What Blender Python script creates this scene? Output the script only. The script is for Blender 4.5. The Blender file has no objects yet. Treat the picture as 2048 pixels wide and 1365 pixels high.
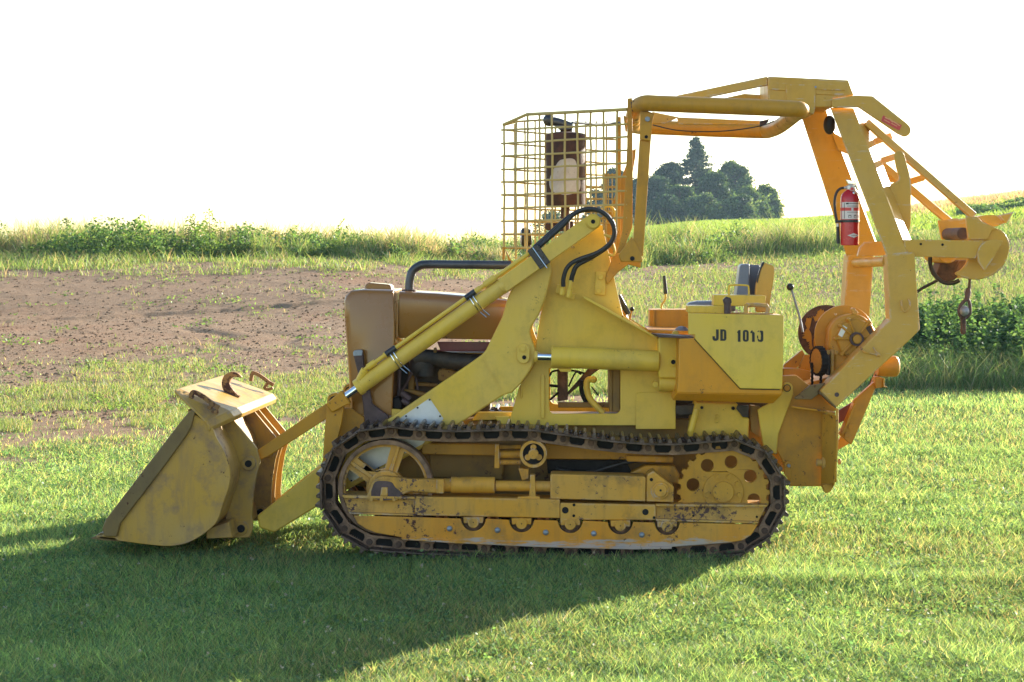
import bpy, bmesh, math, random
import numpy as np
from mathutils import Vector, Matrix
from mathutils.geometry import tessellate_polygon

R = math.radians
random.seed(7)
rng = np.random.default_rng(11)
scene = bpy.context.scene
col = scene.collection

# ------------------------------------------------------------------ camera
CAM_H = 1.613
F_PX = 3750.0            # focal length in photograph pixels (2048 wide)
CX, CY = 1145.0, 500.0   # principal point in the photograph
cam = bpy.data.cameras.new("camera")
cam.sensor_width = 36.0
cam.lens = F_PX / 2048 * 36.0
cam.shift_x = -(CX - 1024) / 2048
cam.shift_y = (CY - 682.5) / 2048
cam.clip_start = 0.1
cam.clip_end = 6000
camo = bpy.data.objects.new("camera", cam)
camo.location = (0, -10, CAM_H)
camo.rotation_euler = (R(90), 0, 0)
col.objects.link(camo)
scene.camera = camo

# ------------------------------------------------------------------ sky and sun
SUN_AZ, SUN_EL = 41.0, 15.0      # degrees right of the view axis, above the horizon
world = bpy.data.worlds.new("World")
scene.world = world
world.use_nodes = True
wn = world.node_tree
sky = wn.nodes.new("ShaderNodeTexSky")
sky.sky_type = 'NISHITA'
sky.sun_disc = False
sky.sun_elevation = R(SUN_EL)
sky.sun_rotation = R(SUN_AZ)
sky.altitude = 200
sky.air_density = 1.0
sky.dust_density = 0.7
sky.ozone_density = 1.0
bg = wn.nodes["Background"]
bg.inputs["Strength"].default_value = 0.11
wn.links.new(sky.outputs[0], bg.inputs[0])
sun = bpy.data.lights.new("sun", 'SUN')
sun.energy = 5.0
sun.angle = R(0.55)
sun.color = (1.0, 0.93, 0.80)
suno = bpy.data.objects.new("sun", sun)
sd = Vector((math.sin(R(SUN_AZ)) * math.cos(R(SUN_EL)), math.cos(R(SUN_AZ)) * math.cos(R(SUN_EL)), math.sin(R(SUN_EL))))
suno.rotation_euler = sd.to_track_quat('Z', 'Y').to_euler()
suno.location = (20, 20, 20)
col.objects.link(suno)
scene.view_settings.view_transform = 'Standard'
scene.view_settings.look = 'None'
scene.view_settings.exposure = 1.68
scene.view_settings.gamma = 1.0
scene.render.engine = 'CYCLES'
scene.cycles.max_bounces = 6
scene.cycles.diffuse_bounces = 3
scene.cycles.transparent_max_bounces = 6
scene.cycles.use_denoising = True

# ------------------------------------------------------------------ helpers
# measuring frames of the photograph: (left, top, magnification)
PX = (0, 0, 1.0)
cA = (160, 700, 3.25);  cB = (600, 800, 3.938); cC = (1080, 800, 3.793); cD = (660, 480, 3.592)
cE = (980, 180, 3.592); cF = (1000, 380, 2.845); cG = (1240, 480, 3.9);  cH = (1220, 130, 3.2)
cI = (1540, 560, 3.103); cJ = (1640, 180, 2.73); cK = (1540, 600, 6.203); cL = (1540, 740, 5.25)
cM = (1820, 400, 4.877); cN = (780, 650, 6.825); cO = (1180, 780, 5.39); cQ = (340, 730, 8.027)
cR = (1660, 360, 9.75)

def at(fr, x, y, Y):
    """a measured point of the photograph at depth Y, in metres"""
    px = fr[0] + x / fr[2]; py = fr[1] + y / fr[2]
    s = (10.0 + Y) / F_PX
    return Vector(((px - CX) * s, Y, CAM_H - (py - CY) * s))

def ln(fr, n, Y):
    return n / fr[2] * (10.0 + Y) / F_PX

def arc(cx, cy, r, a0, a1, n):
    return [(cx + r * math.cos(R(a0 + (a1 - a0) * i / n)), cy - r * math.sin(R(a0 + (a1 - a0) * i / n))) for i in range(n + 1)]

def ring(cx, cy, r, n=24):
    return arc(cx, cy, r, 0, 360, n)[:-1]

def crv(pts, n=6):
    """Catmull-Rom through points"""
    P = [Vector(p) for p in pts]
    P = [P[0] * 2 - P[1]] + P + [P[-1] * 2 - P[-2]]
    out = []
    for i in range(1, len(P) - 2):
        a, b, c, d = P[i - 1], P[i], P[i + 1], P[i + 2]
        for k in range(n):
            t = k / n
            out.append(0.5 * (2 * b + (c - a) * t + (2 * a - 5 * b + 4 * c - d) * t * t + (3 * b - a - 3 * c + d) * t ** 3))
    out.append(P[-2])
    return out

def crv2(pts, n=6):
    return [(p.x, p.y) for p in crv([(x, y, 0) for x, y in pts], n)]

SPLIT = {"bolt", "guard_bolt", "frame_hole", "frame_channel", "roof_brace", "track_pin", "main_frame_rail", "post_foot", "hub_bolt", "strut_bolt",
         "pin", "pin_hole", "arm_hole", "fuel_line", "control_cable", "rust_pit", "grille_bar", "weld_rib", "cast_mark", "engine_casting", "final_drive_arm",
         "spoke", "cover_rib", "head_stiffener", "bolt_hole", "case_bolt", "oil_line", "steering_linkage", "winch_mount", "cage_hook", "decal_print",
         "hood_support_beam", "hose_fitting", "rear_strut", "axle_plate", "lower_rail", "cage_foot", "side_blade", "pull_pin", "roller_chain", "blade_pin", "painted_number", "yoke_cap"}

class MB:
    def __init__(s):
        s.v = []; s.f = []; s.isl = []
    def add(s, vs, fs):
        o = len(s.v)
        s.isl.append((o, len(s.f), len(vs), len(fs)))
        s.v += [tuple(v) for v in vs]
        s.f += [tuple(i + o for i in f) for f in fs]
        return s
    def loft(s, loops, caps=True, closed=True):
        n = len(loops[0]); vs = [p for l in loops for p in l]; fs = []
        for k in range(len(loops) - 1):
            for i in range(n if closed else n - 1):
                j = (i + 1) % n
                fs.append((k * n + i, k * n + j, (k + 1) * n + j, (k + 1) * n + i))
        if caps:
            fs.append(tuple(range(n))[::-1])
            fs.append(tuple(range((len(loops) - 1) * n, len(loops) * n)))
        return s.add(vs, fs)
    def plate(s, fr, pts, Y, t, holes=()):
        F = [at(fr, x, y, Y) for x, y in pts]
        return s.prism(F, Vector((0, t, 0)), [[at(fr, x, y, Y) for x, y in h] for h in holes])
    def prism(s, F, d, holes=()):
        if not holes:
            return s.loft([F, [p + d for p in F]])
        loops = [F] + list(holes)
        tris = tessellate_polygon(loops)
        flat = [p for l in loops for p in l]
        n = len(flat)
        fs = [tuple(t) for t in tris] + [tuple(i + n for i in t[::-1]) for t in tris]
        o = 0
        for l in loops:
            m = len(l)
            for i in range(m):
                j = (i + 1) % m
                fs.append((o + i, o + j, n + o + j, n + o + i))
            o += m
        return s.add(flat + [p + d for p in flat], fs)
    def box(s, a, b):
        x0, y0, z0 = a; x1, y1, z1 = b
        return s.loft([[Vector((x0, y0, z0)), Vector((x1, y0, z0)), Vector((x1, y0, z1)), Vector((x0, y0, z1))],
                       [Vector((x0, y1, z0)), Vector((x1, y1, z0)), Vector((x1, y1, z1)), Vector((x0, y1, z1))]])
    def cyl(s, a, b, r, r2=None, n=24):
        a = Vector(a); b = Vector(b); r2 = r if r2 is None else r2
        z = (b - a).normalized(); x = z.orthogonal().normalized(); y = z.cross(x)
        c = [(math.cos(2 * math.pi * i / n), math.sin(2 * math.pi * i / n)) for i in range(n)]
        return s.loft([[a + (x * u + y * w) * r for u, w in c], [b + (x * u + y * w) * r2 for u, w in c]])
    def disc(s, fr, x, y, r, Y, t, n=24):
        a = at(fr, x, y, Y)
        return s.cyl(a, a + Vector((0, t, 0)), ln(fr, r, Y), n=n)
    def tube(s, pts, r, n=12, caps=True):
        P = [Vector(p) for p in pts]
        rr = r if isinstance(r, (list, tuple)) else [r] * len(P)
        t0 = (P[1] - P[0]).normalized(); x = t0.orthogonal().normalized(); loops = []
        for i, p in enumerate(P):
            t = (P[min(i + 1, len(P) - 1)] - P[max(i - 1, 0)]).normalized()
            x = (x - t * x.dot(t)).normalized(); y = t.cross(x)
            loops.append([p + (x * math.cos(2 * math.pi * k / n) + y * math.sin(2 * math.pi * k / n)) * rr[i] for k in range(n)])
        return s.loft(loops, caps)
    def ball(s, c, rx, ry=None, rz=None, n=14, m=9):
        ry = ry or rx; rz = rz or rx; c = Vector(c); vs = [c + Vector((0, 0, rz))]; fs = []
        for j in range(1, m):
            a = math.pi * j / m
            for i in range(n):
                b = 2 * math.pi * i / n
                vs.append(c + Vector((rx * math.sin(a) * math.cos(b), ry * math.sin(a) * math.sin(b), rz * math.cos(a))))
        vs.append(c - Vector((0, 0, rz)))
        for i in range(n):
            fs.append((0, 1 + i, 1 + (i + 1) % n))
            fs.append((len(vs) - 1, 1 + (m - 2) * n + (i + 1) % n, 1 + (m - 2) * n + i))
            for j in range(m - 2):
                fs.append((1 + j * n + i, 1 + (j + 1) * n + i, 1 + (j + 1) * n + (i + 1) % n, 1 + j * n + (i + 1) % n))
        return s.add(vs, fs)
    def lathe(s, c, prof, n=28):
        """profile (radius, height) turned about a vertical axis through c"""
        c = Vector(c)
        loops = [[c + Vector((r * math.cos(2 * math.pi * k / n), r * math.sin(2 * math.pi * k / n), h)) for k in range(n)] for r, h in prof]
        return s.loft(loops)
    def build(s, name, m, parent=None, bevel=0.0, seg=2, sharp=38, label=None):
        if name in SPLIT and len(s.isl) > 1:      # every bolt, hole, rib ... a mesh of its own
            first = None
            for vo, fo, nv, nf in s.isl:
                q = MB(); q.add(s.v[vo:vo + nv], [tuple(i - vo for i in f) for f in s.f[fo:fo + nf]])
                o = q.build(name, m, parent, bevel, seg, sharp, label); first = first or o
            return first
        me = bpy.data.meshes.new(name)
        me.from_pydata(s.v, [], s.f)
        b = bmesh.new(); b.from_mesh(me)
        bmesh.ops.recalc_face_normals(b, faces=b.faces)
        b.to_mesh(me); b.free()
        me.polygons.foreach_set("use_smooth", [True] * len(me.polygons))
        me.set_sharp_from_angle(angle=R(sharp))
        me.materials.append(m)
        o = bpy.data.objects.new(name, me)
        col.objects.link(o)
        if parent is not None:
            put(o, parent)
        if bevel:
            bv = o.modifiers.new("bevel", 'BEVEL'); bv.width = bevel; bv.segments = seg; bv.limit_method = 'ANGLE'; bv.angle_limit = R(34)
        if label:
            o["label"] = label
        return o

def wloc(o):
    p = Vector((0, 0, 0))
    while o is not None:
        p = p + o.location if o.type == 'EMPTY' else p
        o = o.parent
    return p

def put(o, parent):
    o.parent = parent
    if parent.type == 'EMPTY':
        o.matrix_parent_inverse = Matrix.Translation(-wloc(parent))

def thing(name, label, cat, loc=(0, 0, 0), group=None):
    o = bpy.data.objects.new(name, None)
    o.empty_display_size = 0.2
    o.location = loc
    col.objects.link(o)
    o["label"] = label; o["category"] = cat
    if group: o["group"] = group
    return o

def tag(o, label, cat, group=None, kind=None):
    o["label"] = label; o["category"] = cat
    if group: o["group"] = group
    if kind: o["kind"] = kind
    return o

def twin(o, dy, parent=None):
    """a copy of a part and its sub-parts, moved in depth (the machine's other side)"""
    c = o.copy(); col.objects.link(c)
    if parent is not None: c.parent = parent
    c.location.y += dy
    for ch in o.children:
        d = ch.copy(); col.objects.link(d); d.parent = c
    return c

# ------------------------------------------------------------------ materials
def new_mat(name):
    m = bpy.data.materials.new(name); m.use_nodes = True
    nt = m.node_tree
    return m, nt, nt.nodes, nt.links, nt.nodes["Principled BSDF"]

def noise(nt, vec, scale, detail=4, rough=0.6, dist=0.0):
    n = nt.nodes.new("ShaderNodeTexNoise")
    n.inputs["Scale"].default_value = scale; n.inputs["Detail"].default_value = detail
    n.inputs["Roughness"].default_value = rough; n.inputs["Distortion"].default_value = dist
    if vec is not None: nt.links.new(vec, n.inputs["Vector"])
    return n.outputs[0]

def remap(nt, v, a, b, c=0.0, d=1.0):
    n = nt.nodes.new("ShaderNodeMapRange"); n.inputs[1].default_value = a; n.inputs[2].default_value = b
    n.inputs[3].default_value = c; n.inputs[4].default_value = d
    nt.links.new(v, n.inputs[0]); return n.outputs[0]

def mixc(nt, f, a, b):
    n = nt.nodes.new("ShaderNodeMix"); n.data_type = 'RGBA'
    for s, k in ((f, 0), (a, 6), (b, 7)):
        if hasattr(s, "is_linked"): nt.links.new(s, n.inputs[k])
        elif k == 0: n.inputs[0].default_value = s
        else: n.inputs[k].default_value = (*s, 1)
    return n.outputs[2]

def math2(nt, op, a, b):
    n = nt.nodes.new("ShaderNodeMath"); n.operation = op
    for s, k in ((a, 0), (b, 1)):
        if hasattr(s, "is_linked"): nt.links.new(s, n.inputs[k])
        else: n.inputs[k].default_value = s
    return n.outputs[0]

def mapped(nt, scale=(1, 1, 1)):
    tc = nt.nodes.new("ShaderNodeTexCoord"); mp = nt.nodes.new("ShaderNodeMapping")
    mp.inputs["Scale"].default_value = scale
    nt.links.new(tc.outputs["Object"], mp.inputs[0]); return mp.outputs[0]

def paint(name, base, fade, dirt=0.35, chip=0.35, rough=0.42, dirtc=(0.13, 0.085, 0.045), chipc=(0.085, 0.035, 0.025),
          scuff=0.0, scuffc=(0.55, 0.58, 0.62), metal=0.0, low=None, bump=0.08, edge=0.0, edgec=(0.55, 0.52, 0.52)):
    """old brushed-on machine paint: faded patches, streaks of grime, chips down to rust"""
    m, nt, N, L, p = new_mat(name)
    v = mapped(nt)
    c = mixc(nt, remap(nt, noise(nt, v, 2.3, 3), 0.35, 0.68), base, fade)
    streak = noise(nt, mapped(nt, (9, 9, 1.6)), 2.2, 5, 0.65)
    c = mixc(nt, math2(nt, 'MULTIPLY', remap(nt, streak, 0.5, 0.8), dirt * 0.6), c, dirtc)
    grime = noise(nt, v, 6.5, 8, 0.7)
    g = math2(nt, 'MULTIPLY', remap(nt, grime, 0.50, 0.74), dirt)
    c = mixc(nt, g, c, dirtc)
    if scuff:
        s1 = noise(nt, mapped(nt, (2.2, 2.2, 14)), 3.2, 7, 0.7)
        if low:
            sz = nt.nodes.new("ShaderNodeSeparateXYZ"); L.new(mapped(nt), sz.inputs[0])
            s1 = math2(nt, 'ADD', s1, remap(nt, sz.outputs[2], low[0], low[1], 0.22, -0.10))
        c = mixc(nt, math2(nt, 'MULTIPLY', remap(nt, s1, 0.60, 0.70), scuff), c, scuffc)
    if edge:      # paint rubbed off along the edges
        bv = N.new("ShaderNodeBevel"); bv.samples = 4; bv.inputs["Radius"].default_value = 0.014
        ge = N.new("ShaderNodeNewGeometry"); dp = N.new("ShaderNodeVectorMath"); dp.operation = 'DOT_PRODUCT'
        L.new(bv.outputs[0], dp.inputs[0]); L.new(ge.outputs["Normal"], dp.inputs[1])
        ew = math2(nt, 'MULTIPLY', remap(nt, dp.outputs["Value"], 0.985, 0.90), remap(nt, noise(nt, v, 11, 6, 0.7), 0.50, 0.58))
        c = mixc(nt, math2(nt, 'MULTIPLY', ew, edge), c, edgec)
    chipn = math2(nt, 'ADD', noise(nt, v, 38, 8, 0.75), math2(nt, 'MULTIPLY', noise(nt, v, 3.1, 3), 0.55))
    k = remap(nt, chipn, 0.99 - 0.14 * chip, 1.02 - 0.14 * chip)
    c = mixc(nt, k, c, chipc)
    L.new(c, p.inputs["Base Color"])
    L.new(math2(nt, 'ADD', remap(nt, grime, 0.3, 0.7, rough - 0.06, rough + 0.2), math2(nt, 'MULTIPLY', k, 0.3)), p.inputs["Roughness"])
    p.inputs["Metallic"].default_value = metal; p.inputs["Specular IOR Level"].default_value = 0.32
    b = N.new("ShaderNodeBump"); b.inputs["Strength"].default_value = bump; b.inputs["Distance"].default_value = 0.01
    L.new(math2(nt, 'SUBTRACT', noise(nt, v, 55, 4), math2(nt, 'MULTIPLY', k, 0.6)), b.inputs["Height"]); L.new(b.outputs[0], p.inputs["Normal"])
    return m

def simple(name, c, rough=0.5, metal=0.0, var=0.25, scale=12, c2=None, bump=0.1):
    m, nt, N, L, p = new_mat(name)
    v = mapped(nt)
    n = noise(nt, v, scale, 6, 0.65)
    cc = mixc(nt, remap(nt, n, 0.35, 0.68), tuple(x * (1 - var) for x in c), c2 or tuple(min(1, x * (1 + var)) for x in c))
    L.new(cc, p.inputs["Base Color"]); L.new(remap(nt, n, 0.3, 0.7, rough - 0.08, rough + 0.1), p.inputs["Roughness"])
    p.inputs["Metallic"].default_value = metal
    b = N.new("ShaderNodeBump"); b.inputs["Strength"].default_value = bump; b.inputs["Distance"].default_value = 0.01
    L.new(noise(nt, v, scale * 5, 4), b.inputs["Height"]); L.new(b.outputs[0], p.inputs["Normal"])
    return m

M = {}
M['lemon'] = paint("lemon_paint", (0.75, 0.49, 0.05), (0.71, 0.475, 0.085), dirt=0.26, chip=0.16, rough=0.40)
M['arm'] = paint("arm_paint", (0.74, 0.48, 0.055), (0.69, 0.465, 0.10), dirt=0.28, chip=0.20, rough=0.36)
M['orange'] = paint("orange_paint", (0.55, 0.25, 0.014), (0.51, 0.26, 0.03), dirt=0.42, chip=0.45, rough=0.40, scuff=0.0)
M['arch'] = paint("arch_paint", (0.63, 0.335, 0.034), (0.60, 0.345, 0.075), dirt=0.2, chip=0.22, rough=0.38, scuff=0.35, edge=0.9)
M['tank'] = paint("tank_paint", (0.68, 0.275, 0.010), (0.62, 0.27, 0.018), dirt=0.25, chip=0.08, rough=0.35)
M['frame'] = paint("frame_paint", (0.64, 0.30, 0.03), (0.56, 0.32, 0.08), dirt=0.8, chip=0.75, rough=0.5, chipc=(0.10, 0.058, 0.058), edge=0.6, edgec=(0.42, 0.42, 0.46))
M['guard'] = paint("guard_paint", (0.66, 0.255, 0.012), (0.58, 0.28, 0.04), dirt=0.6, chip=0.5, rough=0.45, scuff=0.65, scuffc=(0.34, 0.37, 0.41), low=(0.035, 0.10))
M['bucket'] = paint("bucket_paint", (0.50, 0.285, 0.045), (0.44, 0.28, 0.095), dirt=1.0, chip=0.4, rough=0.38, dirtc=(0.20, 0.125, 0.095), edge=0.6, edgec=(0.30, 0.24, 0.22))
M['edge'] = paint("edge_paint", (0.21, 0.135, 0.045), (0.17, 0.12, 0.055), dirt=0.7, chip=0.5, rough=0.5)
M['hood'] = paint("hood_paint", (0.29, 0.118, 0.013), (0.27, 0.115, 0.022), dirt=0.15, chip=0.08, rough=0.26, bump=0.02)
M['hull'] = paint("hull_paint", (0.30, 0.16, 0.03), (0.20, 0.12, 0.04), dirt=0.85, chip=0.6, rough=0.6)
M['rust'] = simple("rusty_steel", (0.085, 0.045, 0.032), 0.7, 0.15, 0.5, 18, c2=(0.16, 0.085, 0.055), bump=0.3)
M['link'] = simple("track_link_steel", (0.21, 0.115, 0.065), 0.65, 0.1, 0.5, 14, c2=(0.36, 0.215, 0.135), bump=0.3)
M['shoe'] = simple("track_shoe_steel", (0.055, 0.043, 0.040), 0.30, 0.55, 0.6, 16, c2=(0.16, 0.11, 0.09), bump=0.35)
M['black'] = simple("black_grease_and_hole_shade", (0.018, 0.017, 0.018), 0.5, 0.0, 0.5, 10)  # greasy black; on the hole discs it paints the shade inside
M['engine'] = simple("engine_iron", (0.045, 0.042, 0.045), 0.6, 0.2, 0.6, 9, c2=(0.10, 0.075, 0.055))
M['pipe'] = simple("grey_pipe", (0.075, 0.075, 0.085), 0.38, 0.4, 0.3, 8)
M['bar'] = simple("dark_bar_steel", (0.095, 0.060, 0.060), 0.55, 0.3, 0.4, 10)
M['black'].node_tree.nodes['Principled BSDF'].inputs['Specular IOR Level'].default_value = 0.12
M['rubber'] = simple("black_rubber", (0.022, 0.022, 0.024), 0.45, 0.0, 0.3, 20)
M['chrome'] = simple("chrome_rod", (0.75, 0.77, 0.80), 0.12, 1.0, 0.08, 6, bump=0.01)
M['plate'] = simple("bare_steel_sheet", (0.50, 0.52, 0.55), 0.34, 0.55, 0.15, 7, bump=0.03)
M['bolt'] = simple("worn_bolt_steel", (0.26, 0.29, 0.34), 0.45, 0.5, 0.2, 30)
M['muffler'] = simple("rusted_muffler", (0.050, 0.022, 0.017), 0.75, 0.0, 0.45, 22, c2=(0.10, 0.040, 0.028), bump=0.25)
M['patch'] = simple("chalky_white_paint", (0.66, 0.61, 0.57), 0.7, 0.0, 0.10, 16, c2=(0.50, 0.42, 0.38))
M['guardwire'] = paint("wire_paint", (0.56, 0.38, 0.10), (0.50, 0.37, 0.16), dirt=0.3, chip=0.2, rough=0.5)
M['vinyl'] = simple("blue_grey_vinyl", (0.16, 0.19, 0.25), 0.38, 0.0, 0.12, 6, bump=0.05)
M['shell'] = paint("seat_shell_paint", (0.66, 0.35, 0.04), (0.64, 0.36, 0.07), dirt=0.12, chip=0.05, rough=0.3)
M['letter'] = simple("black_letter_paint", (0.015, 0.014, 0.014), 0.5, 0.0, 0.2, 30)
M['red'] = simple("extinguisher_red", (0.50, 0.012, 0.022), 0.22, 0.0, 0.06, 8, bump=0.01)
M['label'] = simple("extinguisher_label_paper", (0.68, 0.62, 0.60), 0.45, 0.0, 0.05, 30, bump=0.01)
M['decal'] = simple("red_decal", (0.62, 0.05, 0.05), 0.35, 0.0, 0.08, 30, bump=0.01)
M['decalmark'] = simple("decal_yellow_print", (0.80, 0.42, 0.16), 0.4, 0.0, 0.1, 40, bump=0.01)
M['beamred'] = simple("dull_red_beam", (0.15, 0.035, 0.03), 0.5, 0.1, 0.3, 9)
M['alu'] = simple("cast_aluminium", (0.55, 0.55, 0.56), 0.35, 0.8, 0.1, 20)
M['rustflange'] = paint("rusted_flange_paint", (0.60, 0.33, 0.07), (0.56, 0.32, 0.09), dirt=0.4, chip=1.0, rough=0.55)
M['lamp'] = simple("lamp_glass", (0.55, 0.57, 0.6), 0.1, 0.3, 0.1, 10, bump=0.0)
M['hookpaint'] = paint("worn_hook_paint", (0.34, 0.17, 0.05), (0.26, 0.13, 0.05), dirt=0.8, chip=1.3, rough=0.55)
M['tape'] = simple("black_tape", (0.02, 0.02, 0.025), 0.3, 0.0, 0.3, 25)

_p = M['hood'].node_tree.nodes["Principled BSDF"]      # the hood is glossy enamel
_p.inputs["Coat Weight"].default_value = 0.55; _p.inputs["Coat Roughness"].default_value = 0.08
for _k in ('lemon', 'arm', 'arch', 'tank', 'orange'):
    M[_k].node_tree.nodes["Principled BSDF"].inputs["Coat Weight"].default_value = 0.04
    M[_k].node_tree.nodes["Principled BSDF"].inputs["Coat Roughness"].default_value = 0.25
# ================================================================== the crawler loader
rig = thing("crawler_loader", "yellow crawler loader with bucket, wire cage and rear logging arch on the lawn", "crawler loader", (0, 0.72, 0))
FAR = 0.72      # distance from a near-side part to its far-side twin

# ---------------- bucket
shellp = [(105, 1224), (250, 1242), (450, 1268), (600, 1276), (740, 1238), (880, 1130), (930, 1000), (972, 870), (972, 765), (930, 650), (880, 560), (850, 470)]
shellp = crv2(shellp, 4)
def offs(pts, d):
    out = []
    for i, p in enumerate(pts):
        a = pts[max(0, i - 1)]; b = pts[min(len(pts) - 1, i + 1)]
        tx, ty = b[0] - a[0], b[1] - a[1]; l = math.hypot(tx, ty)
        out.append((p[0] - ty / l * d * -1, p[1] + tx / l * d * -1))
    return out
BW = 1.40
b = MB(); b.plate(cA, shellp + offs(shellp, 18)[::-1], 0.0, BW)
bucket = b.build("bucket", M['bucket'], rig, 0.003)
b = MB(); b.plate(cA, shellp + [(700, 430), (180, 1190)], 0.0, 0.015); b.build("end_plate", M['bucket'], bucket, 0.003)
side = [(180, 1200), (300, 1020), (440, 820), (600, 600), (700, 420), (735, 425), (832, 466)] + shellp[::-1][:-4]
for y in (-0.022, BW + 0.002):
    b = MB(); b.plate(cA, side, y, 0.020); b.build("side_plate", M['bucket'], bucket, 0.004)
    b = MB(); b.plate(cA, [(665, 452), (718, 392), (745, 405), (722, 505), (690, 560), (560, 740), (420, 925), (330, 1040), (262, 1130), (240, 1215), (160, 1216), (142, 1165), (165, 1105)], y - 0.022, 0.064)
    b.build("side_cutter", M['edge'], bucket, 0.006)
b = MB(); b.plate(cA, [(66, 1228), (135, 1190), (300, 1222), (300, 1248), (150, 1240)], 0.005, BW - 0.01); b.build("cutting_edge", M['edge'], bucket, 0.002)
# the spill plate across the top with its bent-down near end
FL, FR_, NL, NR = at(cA, 930, 165, BW), at(cA, 1255, 285, BW), at(cA, 640, 250, 0.10), at(cA, 975, 398, 0.10)
dn = Vector((0, 0, -0.014))
b = MB(); b.loft([[NL, NR, NR + dn, NL + dn], [FL, FR_, FR_ + dn, FL + dn]])
O1, O2 = at(cA, 612, 262, -0.03), at(cA, 820, 466, -0.03)
b.loft([[NL, NR, NR + dn, NL + dn], [O1, O2, O2 + dn, O1 + dn]])
b.build("spill_plate", M['bucket'], bucket, 0.004)
rl = Vector((0.022, 0, -0.030)); r2 = Vector((0.014, 0, -0.058))
b = MB(); b.loft([[O2, O2 + rl, O2 + r2, O2 + dn], [NR, NR + rl, NR + r2, NR + dn], [FR_, FR_ + rl, FR_ + r2, FR_ + dn]])
b.build("rolled_lip", M['bucket'], bucket, 0.006)
b = MB(); b.loft([[at(cA, 700, 392, -0.02), at(cA, 815, 466, -0.02), at(cA, 805, 480, -0.02), at(cA, 700, 425, -0.02)], [at(cA, 1010, 240, BW), at(cA, 1200, 330, BW), at(cA, 1195, 342, BW), at(cA, 1010, 262, BW)]])
b.build("top_bar", M['bucket'], bucket)
# grab hooks welded on the plate
def strip(path, w):
    P = crv2(path, 4)
    return offs(P, w / 2) + offs(P, -w / 2)[::-1]
def grab(dx, dy, k, Y):
    T = lambda pts: [(310 + dx + (x - 310) * k, 600 + dy + (y - 600) * k) for x, y in pts]
    b = MB(); b.plate(cQ, strip(T([(325, 612), (335, 520), (350, 455), (385, 445), (500, 500), (640, 600), (690, 640), (780, 690)]), 68 * k), Y, 0.026)
    b.plate(cQ, strip(T([(668, 640), (625, 700), (600, 745), (640, 775), (700, 772), (765, 745)]), 56 * k), Y + .0015, 0.023)
    b.build("grab_hook", M['hookpaint'], bucket, 0.004)
grab(0, 0, 1.0, 0.035)
grab(975, -345, .80, BW - 0.12)
b = MB(); b.plate(cQ, crv2([(1075, 575), (960, 500), (870, 430), (832, 340), (835, 250), (870, 175), (930, 130), (1010, 115), (1080, 135), (1140, 185), (1150, 210)], 4) + crv2([(1060, 195), (1000, 205), (965, 250), (955, 310), (990, 380), (1080, 480), (1120, 500)], 4), 0.66, 0.035)
b.build("chain_hook", M['hookpaint'], bucket, 0.005)
ear = [(928, 440), (962, 414), (1150, 640), (1172, 730), (1150, 800), (1128, 930), (1118, 1060), (1124, 1160), (1102, 1222), (960, 1222), (940, 1150), (960, 1010), (985, 890), (990, 780), (975, 690), (930, 580)]
for y, s in ((0.30, 0), (0.94, 0), (1.08, 0), (1.31, 0)):
    b = MB(); F = [at(cA, x, yy, 0.30) for x, yy in ear]; F = [p + Vector((0, y - 0.30, 0)) for p in F]
    b.prism(F, Vector((0, 0.022, 0)))
    c1, c2 = at(cA, 1098, 738, 0.30), at(cA, 1050, 1160, 0.30)
    for c, r, k in ((c1, 0.038, .016), (c2, 0.036, .012)):
        c = c + Vector((0, y - 0.30, 0)); b.cyl(c - Vector((0, k, 0)), c + Vector((0, 0.02, 0)), r)
    e = b.build("ear", M['bucket'], bucket, 0.004)
    b = MB()
    for c, r in ((c1, 0.019), (c2, 0.021)):
        c = c + Vector((0, y - 0.30, 0)); b.cyl(c - Vector((0, 0.021, 0)), c + Vector((0, 0.13, 0)), r)
    if y in (0.30, 0.94): b.build("pin", M['black'], bucket)
b = MB(); b.plate(cA, [(825, 1165), (965, 1120), (990, 1222), (820, 1228)], 0.10, BW - 0.2); b.build("wear_pad", M['bucket'], bucket, 0.004)

# ---------------- loader arms
armp = [(514, 1032), (634, 937), (785, 833), (940, 727), (963, 711), (972, 700), (1004, 635), (1014, 600), (1024, 575), (1080, 534), (1100, 520), (1103, 545), (1098, 570), (1090, 600), (1078, 630), (1064, 652), (1059, 665), (1064, 682), (1070, 698), (1072, 714), (1064, 735), (1055, 750), (1040, 770), (1024, 786), (1007, 791), (929, 842), (845, 897), (634, 1014), (548, 1066), (518, 1056)]
b = MB(); b.plate(PX, armp, 0.34, 0.09)
arm = b.build("loader_arm", M['arm'], rig, 0.010, 3)
b = MB(); b.plate(PX, [(859, 797), (887, 838), (846, 888), (702, 964), (690, 950), (740, 884), (804, 834)], 0.335, 0.008); sp = b.build("steel_patch", M['plate'], arm)
b = MB()
for x, y in ((859, 800), (835, 816), (812, 833), (880, 833), (860, 868), (792, 918), (757, 937), (722, 953), (703, 962)):
    b.disc(PX, x, y, 2.0, 0.330, 0.01, 10)
b.build("bolt", M['black'], arm)
b = MB(); b.plate(cD, crv2([(1090, 850), (1130, 920), (1190, 1020), (1250, 1118)], 3) + crv2([(1259, 1116), (1199, 1016), (1139, 916), (1098, 848)], 3), 0.3365, 0.006); b.build("weld_seam", M['arm'], arm)
b = MB(); b.plate(cD, arc(1390, 790, 45, 0, 180, 10) + arc(1390, 845, 45, 180, 360, 10), 0.318, 0.03)
bo = b.build("pin_retainer", M['arm'], arm, 0.003)
b = MB(); b.disc(cD, 1385, 783, 20, 0.308, 0.02, 6).disc(cD, 1385, 783, 27, 0.314, 0.01); b.build("bolt", M['arm'], arm, 0.001)
b = MB(); b.disc(cD, 1395, 845, 15, 0.3155, 0.01); b.build("pin_hole", M['black'], arm)
twin(arm, FAR)

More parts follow.
